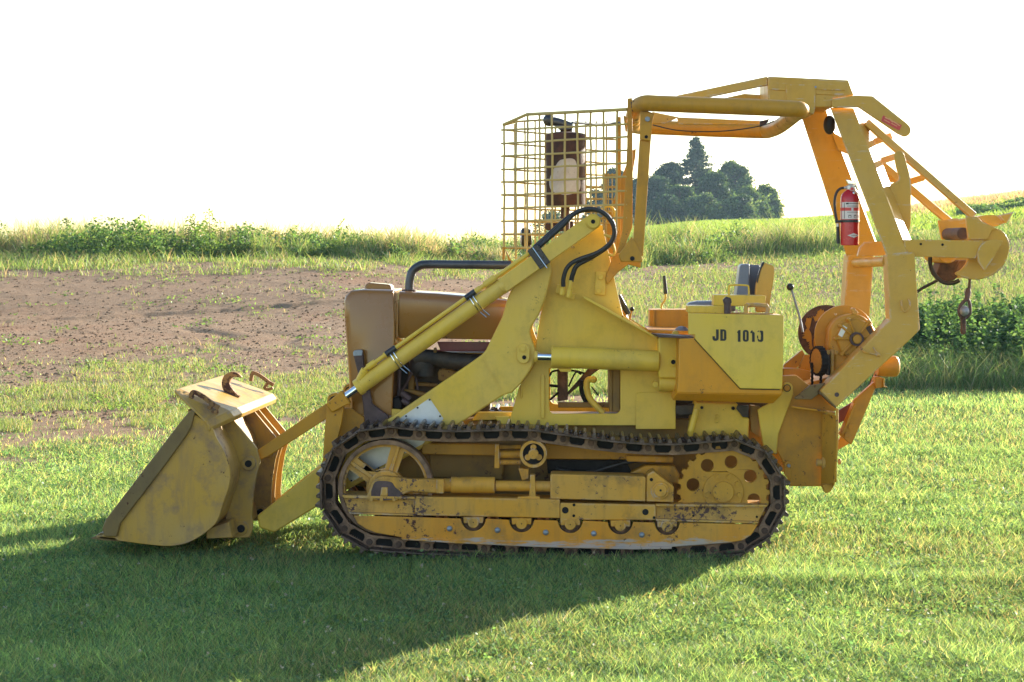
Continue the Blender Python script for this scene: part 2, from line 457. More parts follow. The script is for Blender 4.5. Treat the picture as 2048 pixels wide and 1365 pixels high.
# ---------------- bucket linkage: bar and bell crank
b = MB(); b.plate(cA, [(1150, 655), (1200, 620), (1605, 345), (1640, 320), (1668, 345), (1600, 450), (1230, 690), (1175, 715)], 0.355, 0.05)
lk = b.build("bucket_link", M['orange'], rig, 0.004); twin(lk, FAR)
b = MB(); b.plate(cA, arc(1660, 342, 62, 20, 150, 8) + [(1602, 395), (1590, 520), (1580, 700), (1540, 900), (1660, 900), (1680, 560), (1700, 480), (1712, 400)], 0.30, 0.045)
bc = b.build("bell_crank", M['orange'], rig, 0.004)
b = MB(); b.disc(cA, 1660, 342, 43, 0.285, 0.13); b.build("pin", M['black'], bc)
twin(bc, FAR)
b = MB(); b.plate(cA, [(1640, 380), (1760, 380), (1850, 440), (1850, 620), (1640, 620)], 0.42, 0.03); b.build("crank_bracket", M['orange'], rig, 0.004)

# ---------------- tilt cylinder with its return pipe and hoses
def tilt():
    p0, p1 = at(cA, 1672, 342, 0.30), at(PX, 1186, 444, 0.30)
    d = (p1 - p0); L = d.length; d.normalize(); up = Vector((-d.z, 0, d.x))
    if up.z < 0: up = -up
    A = lambda t: p0 + d * (L * t)
    b = MB(); b.cyl(A(0.085), A(0.64), 0.0435, n=28)
    b.cyl(A(0.078), A(0.095), 0.047, n=28).cyl(A(0.635), A(0.655), 0.046, n=28)
    cy = b.build("tilt_cylinder", M['arm'], rig, 0.002)
    b = MB(); w = 0.043
    E = [A(0.645) + up * w, A(0.97) + up * w, A(1.0) + up * w, A(1.0) - up * w, A(0.645) - up * w]
    b.prism([p - Vector((0, 0.042, 0)) for p in E], Vector((0, 0.084, 0)))
    b.cyl(A(1.0) - Vector((0, 0.048, 0)), A(1.0) + Vector((0, 0.048, 0)), 0.0435)
    b.build("box_tube", M['arm'], cy, 0.006)
    b = MB(); b.cyl(A(1.0) - Vector((0, 0.058, 0)), A(1.0) + Vector((0, 0.10, 0)), 0.036); b.build("pivot_bush", M['lemon'], cy, 0.003)
    b = MB(); b.cyl(A(1.0) - Vector((0, 0.060, 0)), A(1.0) - Vector((0, 0.05, 0)), 0.012); b.build("pin_hole", M['black'], cy)
    b = MB(); b.cyl(A(0.02), A(0.10), 0.020); b.build("piston_rod", M['chrome'], cy)
    b = MB(); b.prism([A(-0.03) + up * .03 - Vector((0, .03, 0)), A(0.035) + up * .040 - Vector((0, .03, 0)), A(0.035) - up * .045 - Vector((0, .03, 0)), A(-0.03) - up * .03 - Vector((0, .03, 0))], Vector((0, 0.07, 0)))
    b.build("rod_eye", M['orange'], cy, 0.006)
    o1 = up * 0.060 + Vector((0, -0.022, 0))
    pp = [A(0.12) + o1 * 0.6, A(0.135) + o1, A(0.16) + o1, A(0.78) + o1]
    b = MB(); b.tube(pp, 0.0115)
    b.cyl(A(0.10) + o1 * 0.5, A(0.135) + o1, 0.021).cyl(A(0.145) + o1, A(0.175) + o1, 0.018).cyl(A(0.21) + o1, A(0.25) + o1, 0.016)
    b.cyl(A(0.60) + o1, A(0.645) + o1, 0.019).cyl(A(0.555) + o1, A(0.585) + o1, 0.016)
    b.build("return_pipe", M['lemon'], cy, 0.001)
    # second thin pipe running up beside the box tube
    for t in (0.235, 0.545):
        b = MB()
        for dt in (-0.006, 0.006):
            c = A(t + dt); lp = []
            for k in range(26):
                a = 2 * math.pi * k / 25
                rr = 0.046 + (0.030 * max(0, math.cos(a)) ** 2)
                lp.append(c + up * (math.cos(a) * rr) + Vector((0, -math.sin(a) * 0.048, 0)))
            b.tube(lp, 0.0028, 6)
            q = c - up * 0.046 + Vector((0, -0.014, 0)); b.cyl(q, q - up * 0.045 + d * 0.012, 0.003, n=6)
        b.build("hose_clamp", M['chrome'], cy)
        b = MB(); b.cyl(A(t - 0.018) + o1, A(t + 0.02) + o1, 0.0175); b.build("rubber_sleeve", M['tape'], cy)
    b = MB(); c0, c1 = A(0.775), A(0.815); w2 = 0.047
    qs = lambda c: [c + up * 0.078 + Vector((0, -.047, 0)), c + up * 0.078 + Vector((0, .02, 0)), c - up * w2 + Vector((0, .045, 0)), c - up * w2 + Vector((0, -.047, 0))]
    b.loft([qs(c0), qs(c1)]); b.build("tape_wrap", M['tape'], cy, 0.003)
    b = MB(); c0 = A(0.795)
    b.cyl(c0 + up * 0.075 + Vector((0, -.050, 0)), c0 - up * 0.062 + Vector((0, -.050, 0)), 0.004, n=8); b.build("clamp_strap", M['chrome'], cy)
    # hoses
    st = A(0.80) + up * 0.055
    h1 = crv([st, at(cF, 350, 210, .27), at(cF, 430, 132, .27), at(cF, 520, 108, .26), at(cF, 600, 140, .25), at(cF, 648, 215, .25), at(cF, 636, 290, .26), at(cF, 560, 355, .27), at(cF, 440, 400, .30), at(cF, 385, 440, .31), at(cF, 362, 500, .32), at(cF, 360, 550, .33)], 5)
    b = MB(); b.tube(h1, 0.0125); b.build("hydraulic_hose", M['rubber'], cy)
    h2 = crv([A(0.80) + up * 0.07 + Vector((0, .025, 0)), at(cF, 380, 165, .31), at(cF, 470, 118, .31), at(cF, 560, 120, .30), at(cF, 630, 170, .29), at(cF, 652, 250, .29), at(cF, 615, 320, .30), at(cF, 520, 385, .31), at(cF, 440, 430, .32), at(cF, 415, 480, .33), at(cF, 405, 520, .34)], 5)
    b = MB(); b.tube(h2, 0.0135); b.build("hydraulic_hose", M['rubber'], cy)
    return cy
tc_near = tilt()
far_tilt = tc_near.copy(); col.objects.link(far_tilt); far_tilt.location.y += FAR
for ch in tc_near.children:
    if ch.name.split('.')[0] in ("piston_rod", "box_tube", "rod_eye", "return_pipe", "pivot_bush"):
        d = ch.copy(); col.objects.link(d); d.parent = far_tilt

# ---------------- side frame (pedestal) with the window
ped = [(255, 440), (310, 360), (430, 255), (560, 195), (586, 205), (596, 260), (628, 400), (648, 490), (672, 600), (700, 715), (905, 850), (905, 1070), (1000, 1135), (1000, 1340), (35, 1340), (60, 1290), (110, 1120), (185, 1010), (200, 900), (235, 690), (280, 450)]
hole = arc(310, 1245, 30, 180, 270, 4) + arc(655, 1245, 30, 270, 360, 4) + [(685, 1018), (280, 1018)]
b = MB(); b.plate(cF, ped, 0.44, 0.03, [hole]); pd = b.build("side_frame", M['lemon'], rig, 0.004)
b = MB(); b.plate(cF, [(775, 1160), (800, 1152), (990, 1152), (1000, 1165), (1000, 1362), (772, 1362)], 0.425, 0.012); b.build("cover_plate", M['lemon'], pd, 0.003)
b = MB()   # raised ribs on the lower column
b.plate(cF, arc(243, 1062, 11, 0, 180, 6) + [(232, 1300), (254, 1300)], 0.425, 0.013)
b.plate(cF, [(118, 1090), (128, 1080), (128, 1180), (118, 1190)], 0.43, 0.008)
b.build("weld_rib", M['lemon'], pd, 0.003)
b = MB(); b.loft([[at(cF, 470, 606, .30), at(cF, 495, 612, .30), at(cF, 895, 838, .30), at(cF, 893, 850, .30), at(cF, 480, 622, .30)], [at(cF, 470, 606, .44), at(cF, 495, 612, .44), at(cF, 895, 838, .44), at(cF, 893, 850, .44), at(cF, 480, 622, .44)]])
b.build("gusset_flange", M['lemon'], pd, 0.003)
b = MB(); b.plate(cF, [(545, 465), (606, 465), (598, 602), (535, 596)], 0.415, 0.025); mb = b.build("mount_pad", M['lemon'], pd, 0.004)
b = MB(); b.disc(cF, 573, 497, 17, 0.395, 0.03, 6).disc(cF, 562, 573, 17, 0.395, 0.03, 6); b.build("bolt", M['lemon'], pd, 0.002)
b = MB()
for (x0, y0, x1, y1, x2, y2) in ((360, 500, 356, 560, 352, 598), (402, 515, 396, 570, 390, 612)):
    b.tube([at(cF, x0, y0, .335), at(cF, x1, y1, .34)], 0.013, 8).cyl(at(cF, x1, y1, .34), at(cF, x2, y2, .34), 0.0175, n=6)
b.plate(cF, [(325, 540), (345, 540), (345, 592), (312, 588)], 0.40, 0.04).plate(cF, [(372, 590), (432, 590), (420, 625), (372, 615)], 0.40, 0.04)
b.build("hose_fitting", M['lemon'], pd, 0.002)
b = MB()  # front post of the frame, seen behind the arm
b.plate(cF, [(60, 1290), (40, 1340), (0, 1340), (-20, 1310), (-30, 1290)], 0.44, 0.03)
b.build("foot_plate", M['lemon'], pd, 0.004)
twin(pd, FAR - 0.06)
b = MB()   # window liner and cross member inside the frame
b.plate(cF, [(622, 1018), (640, 1018), (640, 1262), (622, 1262)], 0.47, 0.50).plate(cF, [(640, 1018), (684, 1018), (684, 1262), (640, 1262)], 0.475, 0.05)
b.plate(cF, [(330, 1210), (640, 1214), (640, 1240), (330, 1240)], 0.60, 0.06)
b.build("cross_member", M['hull'], rig, 0.004)
b = MB(); b.plate(cF, [(326, 1020), (386, 1020), (386, 1195), (326, 1205)], 0.62, 0.03).plate(cF, [(350, 1200), (540, 1040), (570, 1020), (500, 1020), (386, 1150)], 0.68, 0.02)
b.build("steering_linkage", M['rust'], rig, 0.003)
b = MB(); b.tube(crv([at(cF, 525, 1075, .58), at(cF, 495, 1090, .58), at(cF, 498, 1150, .58), at(cF, 520, 1200, .57), at(cF, 590, 1272, .56)], 5), 0.018)
b.ball(at(cF, 532, 1080, .58), 0.02); b.build("foot_pedal", M['lemon'], rig)
b = MB(); b.tube(crv([at(cF, 470, 1085, .66), at(cF, 462, 1130, .66), at(cF, 480, 1190, .66), at(cF, 520, 1225, .66), at(cF, 600, 1218, .66)], 5), 0.013)
b.tube(crv([at(cF, 280, 1060, .6), at(cF, 310, 1030, .62), at(cF, 420, 1030, .64), at(cF, 480, 1045, .64)], 4), 0.006).tube(crv([at(cF, 390, 1120, .6), at(cF, 430, 1040, .62), at(cF, 460, 1050, .64)], 4), 0.005)
b.tube(crv([at(cF, 520, 1120, .6), at(cF, 560, 1170, .6)], 4), 0.004).tube([at(cF, 280, 1113, .6), at(cF, 328, 1118, .6)], .008).tube([at(cF, 285, 1195, .55), at(cF, 330, 1155, .6)], .006)
b.build("control_cable", M['black'], rig)

# ---------------- lift cylinder
b = MB(); pa, pb = at(cF, 292, 950, .30), at(cF, 905, 975, .30)
b.cyl(pa, pb, ln(cF, 61, .30), n=30)
lc = b.build("lift_cylinder", M['lemon'], rig, 0.004)
b = MB(); b.cyl(at(cF, 200, 949, .31), at(cF, 300, 952, .30), ln(cF, 24, .30)); b.build("piston_rod", M['chrome'], lc)
b = MB(); b.cyl(at(cF, 196, 949, .31), at(cF, 214, 949, .31), ln(cF, 33, .3)); b.build("rod_eye", M['arm'], lc, 0.002)
b = MB(); b.plate(cF, [(902, 838), (1012, 832), (1012, 1075), (902, 1072)], 0.27, 0.15); b.build("end_block", M['lemon'], lc, 0.010, 3)
b = MB(); b.cyl(at(cF, 905, 1100, .32), at(cF, 1005, 1106, .32), 0.045).disc(cF, 983, 980, 26, .262, .02).disc(cF, 885, 1108, 20, .33, .05, 8); b.build("trunnion", M['lemon'], lc, 0.003)
b = MB(); b.disc(cF, 986, 980, 13, .259, .01); b.build("pin_hole", M['black'], lc)
b = MB(); b.plate(cF, [(330, 1016), (405, 1018), (405, 1036), (345, 1036)], 0.31, 0.03); b.build("port_boss", M['lemon'], lc, 0.003)
far_lc = twin(lc, FAR)
b = MB(); b.loft([[at(cF, 888, 820, .06), at(cF, 1108, 838, .06), at(cF, 1108, 846, .06), at(cF, 905, 840, .06)], [at(cF, 860, 815, .46), at(cF, 1085, 826, .46), at(cF, 1085, 833, .46), at(cF, 860, 823, .46)]])
b.build("step_plate", M['bar'], rig, 0.001)
b = MB(); b.disc(cF, 1000, 822, 20, .30, .06, 8); b.build("plate_bolt", M['lemon'], rig, 0.003)

# ---------------- side tank with painted number
b = MB()
tank_o = [(462, 772), (580, 768), (590, 574), (1276, 590), (1262, 1210), (440, 1195), (452, 1150)]
F = [at(cG, x, y, .035) for x, y in tank_o]
b.loft([F, [p + Vector((0, 0.30, 0)) for p in F]])
B0 = [at(cG, 440, 1195, .035), at(cG, 1262, 1210, .035)]; B1 = [at(cG, 408, 1252, .09), at(cG, 1195, 1278, .09)]
b.loft([[B0[0], B0[1], B0[1] + Vector((0, .30, 0)), B0[0] + Vector((0, .30, 0))], [B1[0], B1[1], B1[1] + Vector((0, .22, 0)), B1[0] + Vector((0, .22, 0))]])
tank = b.build("side_tank", M['tank'], rig, 0.006, 3)
b = MB(); b.plate(cG, [(532, 570), (590, 574), (1280, 588), (1266, 1166), (938, 1160), (583, 772), (583, 740), (532, 740)], 0.020, 0.014); b.build("front_panel", M['lemon'], tank, 0.004)
b = MB(); b.plate(cG, [(940, 1158), (1246, 1164), (1246, 1173), (936, 1167), (578, 776), (582, 768)], 0.0285, 0.005); b.build("panel_seam", M['black'], tank)
b = MB(); b.disc(cG, 1178, 1252, 14, .08, .02, 8); b.build("drain_plug", M['bolt'], tank)
# the painted characters J D 1 0 1 0
def rrect(x0, y0, x1, y1, r, tl=True, tr=True, br=True, bl=True):
    p = []
    p += arc(x1 - r, y0 + r, r, 0, 90, 4) if tr else [(x1, y0)]
    p += arc(x0 + r, y0 + r, r, 90, 180, 4) if tl else [(x0, y0)]
    p += arc(x0 + r, y1 - r, r, 180, 270, 4) if bl else [(x0, y1)]
    p += arc(x1 - r, y1 - r, r, 270, 360, 4) if br else [(x1, y1)]
    return p
let = MB(); LY, LT = 0.0188, 0.0022
sl = lambda pts: [(x - 0.0 * y, y + (x - 720) * 0.020) for x, y in pts]
let.plate(cG, sl([(749, 698), (770, 698)] + arc(748, 766, 22, 0, -90, 5) + arc(742, 768, 21, 270, 180, 5) + [(721, 752), (741, 752)] + arc(746, 764, 5, 180, 300, 4) + [(749, 760)]), LY, LT)
let.plate(cG, sl(rrect(782, 697, 830, 787, 20, tl=False, bl=False)), LY, LT, [sl(rrect(802, 712, 811, 772, 5))])
def one(x): return sl([(x, 714), (x + 12, 700), (x + 26, 700), (x + 26, 792), (x + 5, 792), (x + 5, 722), (x, 724)])
let.plate(cG, one(914), LY, LT)
let.plate(cG, sl(rrect(958, 698, 1004, 790, 19)), LY, LT, [sl(rrect(977, 713, 986, 775, 5))])
let.plate(cG, sl([(1017, 713), (1027, 700), (1034, 700), (1037, 716), (1042, 708), (1051, 722), (1051, 790), (1030, 790), (1030, 722), (1017, 723)]), LY, LT)
let.plate(cG, sl([(1094, 700)] + arc(1103, 714, 15, 60, 0, 4) + arc(1098, 770, 20, 0, -100, 6) + [(1078, 786), (1072, 768), (1080, 764), (1087, 774), (1097, 772), (1099, 740), (1096, 716), (1088, 712)]), LY, LT)
let.plate(cG, sl([(1068, 742), (1077, 738), (1079, 762), (1070, 764)]), LY, LT)
let.plate(cG, sl([(1070, 712), (1080, 701), (1088, 700), (1085, 707), (1077, 714)]), LY, LT)
let.build("painted_number", M['letter'], tank)
# hardware on top of the tank
b = MB(); b.plate(cG, [(530, 516), (800, 518), (866, 520), (866, 578), (530, 570)], 0.12, 0.20); b.build("battery_box", M['lemon'], rig, 0.004)
b = MB(); b.plate(cG, [(734, 430), (1140, 436), (1130, 520), (730, 514)], 0.22, 0.16)
ar = b.build("armrest_box", M['lemon'], rig, 0.004)
b = MB(); b.tube(crv([at(cG, 850, 432, .27), at(cG, 850, 372, .27), at(cG, 868, 354, .27), at(cG, 985, 356, .27), at(cG, 1003, 374, .27), at(cG, 1005, 434, .27)], 3), 0.0055, 8); b.build("handle", M['lemon'], ar)
b = MB(); b.disc(cG, 838, 478, 36, .055, .035, 6); q = at(cG, 838, 500, .07); b.cyl(at(cG, 838, 576, .07), at(cG, 838, 490, .07), 0.019).cyl(at(cG, 838, 496, .07), at(cG, 838, 464, .07), 0.023, n=6)
b.build("filler_bolt", M['bar'], rig, 0.002)
b = MB(); b.tube(crv([at(cG, 985, 576, .06), at(cG, 985, 512, .06), at(cG, 1010, 510, .06), at(cG, 1145, 514, .06), at(cG, 1148, 572, .06)], 2), 0.012, 8).plate(cG, [(930, 570), (1195, 574), (1195, 582), (930, 578)], .04, .08)
b.plate(cG, [(975, 500), (1000, 500), (1000, 572), (965, 572)], 0.045, .02)
b.build("hasp", M['frame'], rig, 0.002)

# ---------------- seat, control levers
b = MB(); cs = [at(cG, 900, 432, .50), at(cG, 918, 300, .50), at(cG, 935, 205, .50), at(cG, 950, 192, .50)]
ct = [at(cG, 1000, 432, .50), at(cG, 1000, 300, .50), at(cG, 1000, 195, .50)]
b.loft([[at(cG, 905, 470, .55), at(cG, 935, 205, .55), at(cG, 950, 190, .55), at(cG, 1010, 190, .55), at(cG, 1010, 470, .55)],
        [at(cG, 880, 470, .70), at(cG, 918, 205, .70), at(cG, 935, 188, .70), at(cG, 1010, 188, .70), at(cG, 1010, 470, .70)],
        [at(cG, 905, 470, .92), at(cG, 935, 205, .92), at(cG, 950, 190, .92), at(cG, 1010, 190, .92), at(cG, 1010, 470, .92)]])
seat = b.build("seat", M['vinyl'], rig, 0.018, 3)
b = MB()
b.loft([[at(cG, 905, 470, .86), at(cG, 905, 300, .86), at(cG, 935, 205, .86), at(cG, 955, 190, .86), at(cG, 1085, 196, .86), at(cG, 1105, 225, .86), at(cG, 1075, 470, .86)],
        [at(cG, 915, 470, .93), at(cG, 915, 300, .93), at(cG, 945, 210, .93), at(cG, 965, 196, .93), at(cG, 1085, 200, .93), at(cG, 1105, 235, .93), at(cG, 1080, 470, .93)]])
b.build("seat_bolster", M['vinyl'], seat, 0.015, 3)
b = MB(); b.plate(cG, crv2([(1060, 565), (1058, 400), (1075, 300), (1098, 225), (1118, 190), (1135, 182), (1175, 195), (1203, 212), (1200, 300), (1180, 420), (1160, 565)], 3), .46, .06)
b.plate(cG, [(1150, 520), (1185, 340), (1203, 214), (1180, 200), (1150, 300), (1120, 520)], .515, .40)
b.build("seat_shell", M['shell'], seat, 0.008, 3)
b = MB(); b.plate(cG, crv2([(1068, 330), (1080, 260), (1100, 200), (1115, 174), (1128, 180), (1100, 230), (1085, 290), (1072, 340)], 3), .455, .03); b.build("shell_piping", M['rubber'], seat)
b = MB(); b.loft([[at(cG, 520, 520, .46), at(cG, 535, 492, .46), at(cG, 600, 480, .46), at(cG, 900, 478, .46), at(cG, 900, 560, .46), at(cG, 525, 550, .46)], [at(cG, 510, 515, .68), at(cG, 525, 488, .68), at(cG, 600, 474, .68), at(cG, 900, 472, .68), at(cG, 900, 560, .68), at(cG, 515, 545, .68)], [at(cG, 520, 515, .92), at(cG, 535, 488, .92), at(cG, 600, 476, .92), at(cG, 900, 474, .92), at(cG, 900, 560, .92), at(cG, 525, 545, .92)]])
b.build("seat_cushion", M['vinyl'], seat, 0.016, 3)
b = MB(); b.plate(cG, [(232, 545), (640, 545), (640, 740), (232, 700)], 1.02, 0.22); b.plate(cG, [(258, 545), (275, 545), (272, 700), (255, 700)], 1.0, .03)
b.build("far_console", M['orange'], rig, 0.004)
b = MB(); b.plate(cG, [(215, 700), (560, 712), (560, 745), (230, 720)], 0.5, 0.55); b.build("deck_plate", M['orange'], rig, 0.003)
b = MB(); b.ball(at(cG, 480, 725, .55), ln(cG, 62, .55), None, ln(cG, 52, .55)); b.build("fender_dome", M['vinyl'], rig)
def lever(name, pts, Y, r, grip, gr, mat='orange'):
    b = MB(); b.tube(crv([at(cG, x, y, Y) for x, y in pts], 4), r, 8); l = b.build(name, M[mat], rig)
    b = MB()
    if len(grip) == 1: b.ball(at(cG, *grip[0], Y), gr)
    else: b.cyl(at(cG, *grip[0], Y), at(cG, *grip[1], Y), gr, gr * 0.8, n=12)
    b.build("grip", M['rubber'], l, 0.002 if len(grip) > 1 else 0)
lever("control_lever", [(328, 540), (325, 510), (345, 480), (355, 455), (355, 420)], 1.05, .006, [(357, 422), (345, 280)], .0125, 'lemon')
lever("steering_lever", [(60, 700), (50, 610), (20, 560)], .80, .007, [(68, 580), (-8, 430)], .014)
lever("steering_lever", [(70, 700), (50, 590), (0, 540)], .95, .007, [(62, 575), (-10, 460)], .014)
lever("throttle_lever", [(82, 690), (80, 600), (92, 545)], .86, .006, [(94, 540)], .013)
lever("winch_lever", [(1425, 720), (1405, 620), (1365, 480), (1335, 380)], .55, .0065, [(1328, 368)], .021, 'bolt')
# ---------------- tracks
pins_px = [(600 + x / 3.938, 800 + y / 3.938) for x, y in
           [(495, 275), (720, 245), (940, 268), (1170, 278), (1395, 275), (1620, 268), (1845, 272)]]
pins_px += [(1080 + x / 3.793, 800 + y / 3.793) for x, y in
            [(175, 295), (385, 325), (605, 350), (820, 365), (1042, 367), (1255, 350), (1470, 333), (1670, 412), (1795, 600), (1800, 805), (1700, 990), (1520, 1105), (1310, 1132), (1090, 1142), (870, 1146), (660, 1148), (440, 1150), (235, 1152)]]
pins_px += [(600 + x / 3.938, 800 + y / 3.938) for x, y in
            [(1890, 1182), (1670, 1176), (1450, 1166), (1225, 1155), (1000, 1147), (780, 1134), (550, 1115), (355, 1010), (230, 830), (225, 610), (310, 400)]]
pins = [at(PX, x, y, 0.10) for x, y in pins_px]
NP = len(pins)
TRK = 1.14
chain = MB(); shoe = MB(); pinb = MB()
Lk = 0.1535
# one shoe in its own frame: x along the chain, z outward
def shoe_mesh():
    b = MB()
    b.loft([[Vector((-.010, y, .024)), Vector((Lk - .012, y, .024)), Vector((Lk - .004, y, .030)), Vector((Lk - .012, y, .036)), Vector((-.010, y, .036)), Vector((-.018, y, .030))] for y in (0.0, 0.30)])
    for x, h in ((.012, .063), (.062, .056), (.112, .056)):
        b.loft([[Vector((x - .014, y, .0355)), Vector((x + .014, y, .0355)), Vector((x + .007, y, h)), Vector((x - .007, y, h))] for y in (0.003, 0.297)])
    for x in (.037, .087):
        for y in (.10, .20): b.cyl(Vector((x, y, .030)), Vector((x, y, .046)), .011, n=6)
    return b
def frame_at(i):
    a, c = pins[i], pins[(i + 1) % NP]
    d = (c - a); L = d.length; d.normalize(); n = Vector((-d.z, 0, d.x))
    return a, d, n, L
links = MB()
for i in range(NP):
    a, d, n, L = frame_at(i)
    jog = 0.0025 * (i % 2)
    P2 = lambda s, h: a + d * s + n * h
    o = [(-.004, -.036), (L + .004, -.036), (L + .004, .024), (-.004, .024)]
    h0, h1 = .034, L - .034
    ho = [(h0 + .012, -.022), (h1 - .012, -.022), (h1, -.008), (h1, .016), (h0, .016), (h0, -.008)]
    for y in (0.085 + jog, 0.195 + jog):
        F = [P2(*q) for q in o]; H = [P2(*q) for q in ho]
        F = [Vector((p.x, y, p.z)) for p in F]; H = [Vector((p.x, y, p.z)) for p in H]
        links.prism(F, Vector((0, 0.020, 0)), [H])
        c = Vector((a.x, y, a.z)); links.cyl(c - Vector((0, .008, 0)), c + Vector((0, .026, 0)), .0305, n=18)
        e = Vector((a.x, y, a.z)) + d * .0 - n * .030
    pinb.cyl(Vector((a.x, .068, a.z)), Vector((a.x, .234, a.z)), .017, n=14)
    links.cyl(Vector((a.x, .104, a.z)), Vector((a.x, .196, a.z)), .023, n=14)
link_filler = MB()
for i in range(NP):
    a, d, n, L = frame_at(i)
    F = [a + d * s_ + n * h_ for s_, h_ in ((.012, -.026), (L - .012, -.026), (L - .004, .023), (.004, .023))]
    link_filler.prism([Vector((p.x, .125, p.z)) for p in F], Vector((0, .05, 0)))
track = links.build("track", M['link'], rig, 0.002, 1)
mo = link_filler.build("greasy_dark_filler", M['black'], track); mo["kind"] = "stuff"  # greasy black blocks, added to darken the see-through link windows
pinb.build("track_pin", M['rust'], track, 0.002, 1)
track_far = None
shoe_me = None
for i in range(NP):
    a, d, n, L = frame_at(i)
    if shoe_me is None:
        so = shoe_mesh().build("track_shoe", M['shoe'], track, 0.002, 1); shoe_me = so
    else:
        so = shoe_me.copy(); col.objects.link(so); so.parent = track
    ang = math.atan2(-d.z, d.x)
    fl = 1 if True else -1
    so.location = Vector((a.x, 0, a.z)); so.rotation_euler = (0, ang, 0)
track_far = twin(track, TRK)

# idler wheel, five spokes
ic = (672, 690); Yi = 0.115
b = MB()
def wheel_face():
    outer = ring(*ic, 372, 48)
    holes = []
    for k in range(5):
        a0 = 144 + 72 * k + 10; a1 = 144 + 72 * k + 62
        a0, a1 = a0 - 0, a1 - 0
        holes.append(arc(ic[0], ic[1], 318, a0 - 0, a1 + 0, 10) + arc(ic[0], ic[1], 150, a1 - 10, a0 + 10, 6))
    return outer, holes
o_, h_ = wheel_face()
b.plate(cB, o_, Yi + .02, 0.05, h_)
iw = b.build("idler_wheel", M['frame'], rig, 0.006)
b = MB(); b.plate(cB, ring(*ic, 374, 48), Yi - .012, 0.10, [ring(*ic, 338, 48)]); b.build("rim", M['link'], iw, 0.005)
b = MB(); b.disc(cB, ic[0], ic[1], 135, Yi - .012, .09, 32)
for k in range(5):
    a = R(144 + 72 * k)
    c0 = (ic[0] + 120 * math.cos(a), ic[1] - 120 * math.sin(a)); c1 = (ic[0] + 345 * math.cos(a), ic[1] - 345 * math.sin(a))
    w = 13; nx, ny = math.sin(a) * w, math.cos(a) * w
    b.plate(cB, [(c0[0] + nx * 1.3, c0[1] + ny * 1.3), (c1[0] + nx, c1[1] + ny), (c1[0] - nx, c1[1] - ny), (c0[0] - nx * 1.3, c0[1] - ny * 1.3)], Yi + .006, .03)
b.build("spoke", M['frame'], iw, 0.004)
twin(iw, TRK)
# yoke, recoil rod and sleeves in front of the idler
b = MB(); b.plate(cB, [(522, 795), (520, 765), (540, 725), (568, 650), (605, 615), (660, 602), (760, 612), (850, 625), (1130, 628), (1132, 738), (1010, 735), (870, 722), (800, 755), (775, 770), (772, 798)], 0.045, 0.055)
yk = b.build("idler_yoke", M['frame'], rig, 0.008, 3)
b = MB(); b.plate(cB, [(1070, 628), (1132, 626), (1132, 740), (1070, 738)], 0.030, .03); b.plate(cB, [(640, 690), (690, 690), (690, 760), (630, 760)], 0.034, .02); b.build("yoke_cap", M['frame'], yk, 0.005)
b = MB(); b.plate(cB, crv2([(560, 720), (590, 650), (650, 640), (720, 650), (750, 690), (800, 735), (770, 770), (700, 790), (620, 790), (560, 760)], 3), 0.0415, .006); b.build("bare_patch", M['bar'], yk, 0.001)
b = MB(); b.disc(cB, 560, 785, 15, .035, .03, 6).disc(cB, 640, 788, 15, .035, .03, 6).disc(cB, 740, 785, 15, .035, .03, 6); b.build("bolt", M['frame'], yk)
twin(yk, TRK)
b = MB(); b.cyl(at(cB, 1130, 672, .10), at(cB, 1200, 672, .10), .036).cyl(at(cB, 1190, 670, .10), at(cB, 1535, 672, .10), .044, n=28)
b.cyl(at(cB, 1540, 678, .10), at(cB, 1990, 682, .10), .029)
rr = b.build("recoil_rod", M['frame'], rig, 0.003)
b = MB(); b.plate(cB, [(1812, 592), (1850, 592), (1856, 760), (1890, 765), (1890, 785), (1710, 785), (1715, 765), (1806, 762)], .06, .07); b.build("rod_collar", M['frame'], rr, 0.004)
twin(rr, TRK)
b = MB(); b.plate(cC, [(78, 570), (98, 564), (790, 582), (803, 592), (800, 772), (78, 752)], .045, .16); sc_ = b.build("spring_cover", M['frame'], rig, 0.012, 3); twin(sc_, TRK)
b = MB(); b.plate(cC, [(806, 598), (822, 560), (862, 540), (905, 575), (1016, 660), (1012, 778), (806, 772)], .055, .15)
b.disc(cC, 915, 690, 68, .040, .03).disc(cC, 915, 690, 50, .028, .03)
tr = b.build("pivot_bracket", M['frame'], rig, 0.005)
b = MB(); b.disc(cC, 845, 606, 13, .052, .01).disc(cC, 915, 688, 9, .026, .01); b.build("bolt_hole", M['black'], tr)
twin(tr, TRK)
# track frame rails
b = MB(); b.plate(cB, [(905, 762), (2047, 786), (2047, 934), (905, 912)], .045, .20)
b.plate(cC, [(153, 783), (880, 796), (880, 914), (153, 913)], .045, .20)
fr = b.build("track_frame", M['frame'], rig, 0.006)
b = MB()   # recessed channel ends, front and rear, with their flanges
b.plate(cB, [(345, 775), (905, 782), (905, 905), (385, 890)], .075, .17).plate(cB, [(330, 752), (905, 765), (905, 784), (345, 776)], .040, .20).plate(cB, [(385, 888), (905, 903), (905, 916), (395, 902)], .040, .20)
b.plate(cC, [(880, 806), (1715, 812), (1652, 930), (880, 908)], .075, .17).plate(cC, [(880, 792), (1728, 798), (1722, 814), (880, 810)], .040, .20).plate(cC, [(880, 905), (1660, 926), (1652, 940), (880, 920)], .038, .20)
b.build("frame_channel", M['frame'], fr, 0.003)
b = MB(); b.disc(cC, 192, 838, 25, .0435, .01).disc(cC, 800, 852, 24, .0435, .01).disc(cC, 258, 798, 11, .0435, .01).disc(cC, 256, 880, 11, .0435, .01).disc(cC, 866, 894, 11, .0435, .01).disc(cC, 1163, 880, 9, .0735, .01).disc(cC, 1645, 888, 9, .0735, .01)
b.build("frame_hole", M['black'], fr)
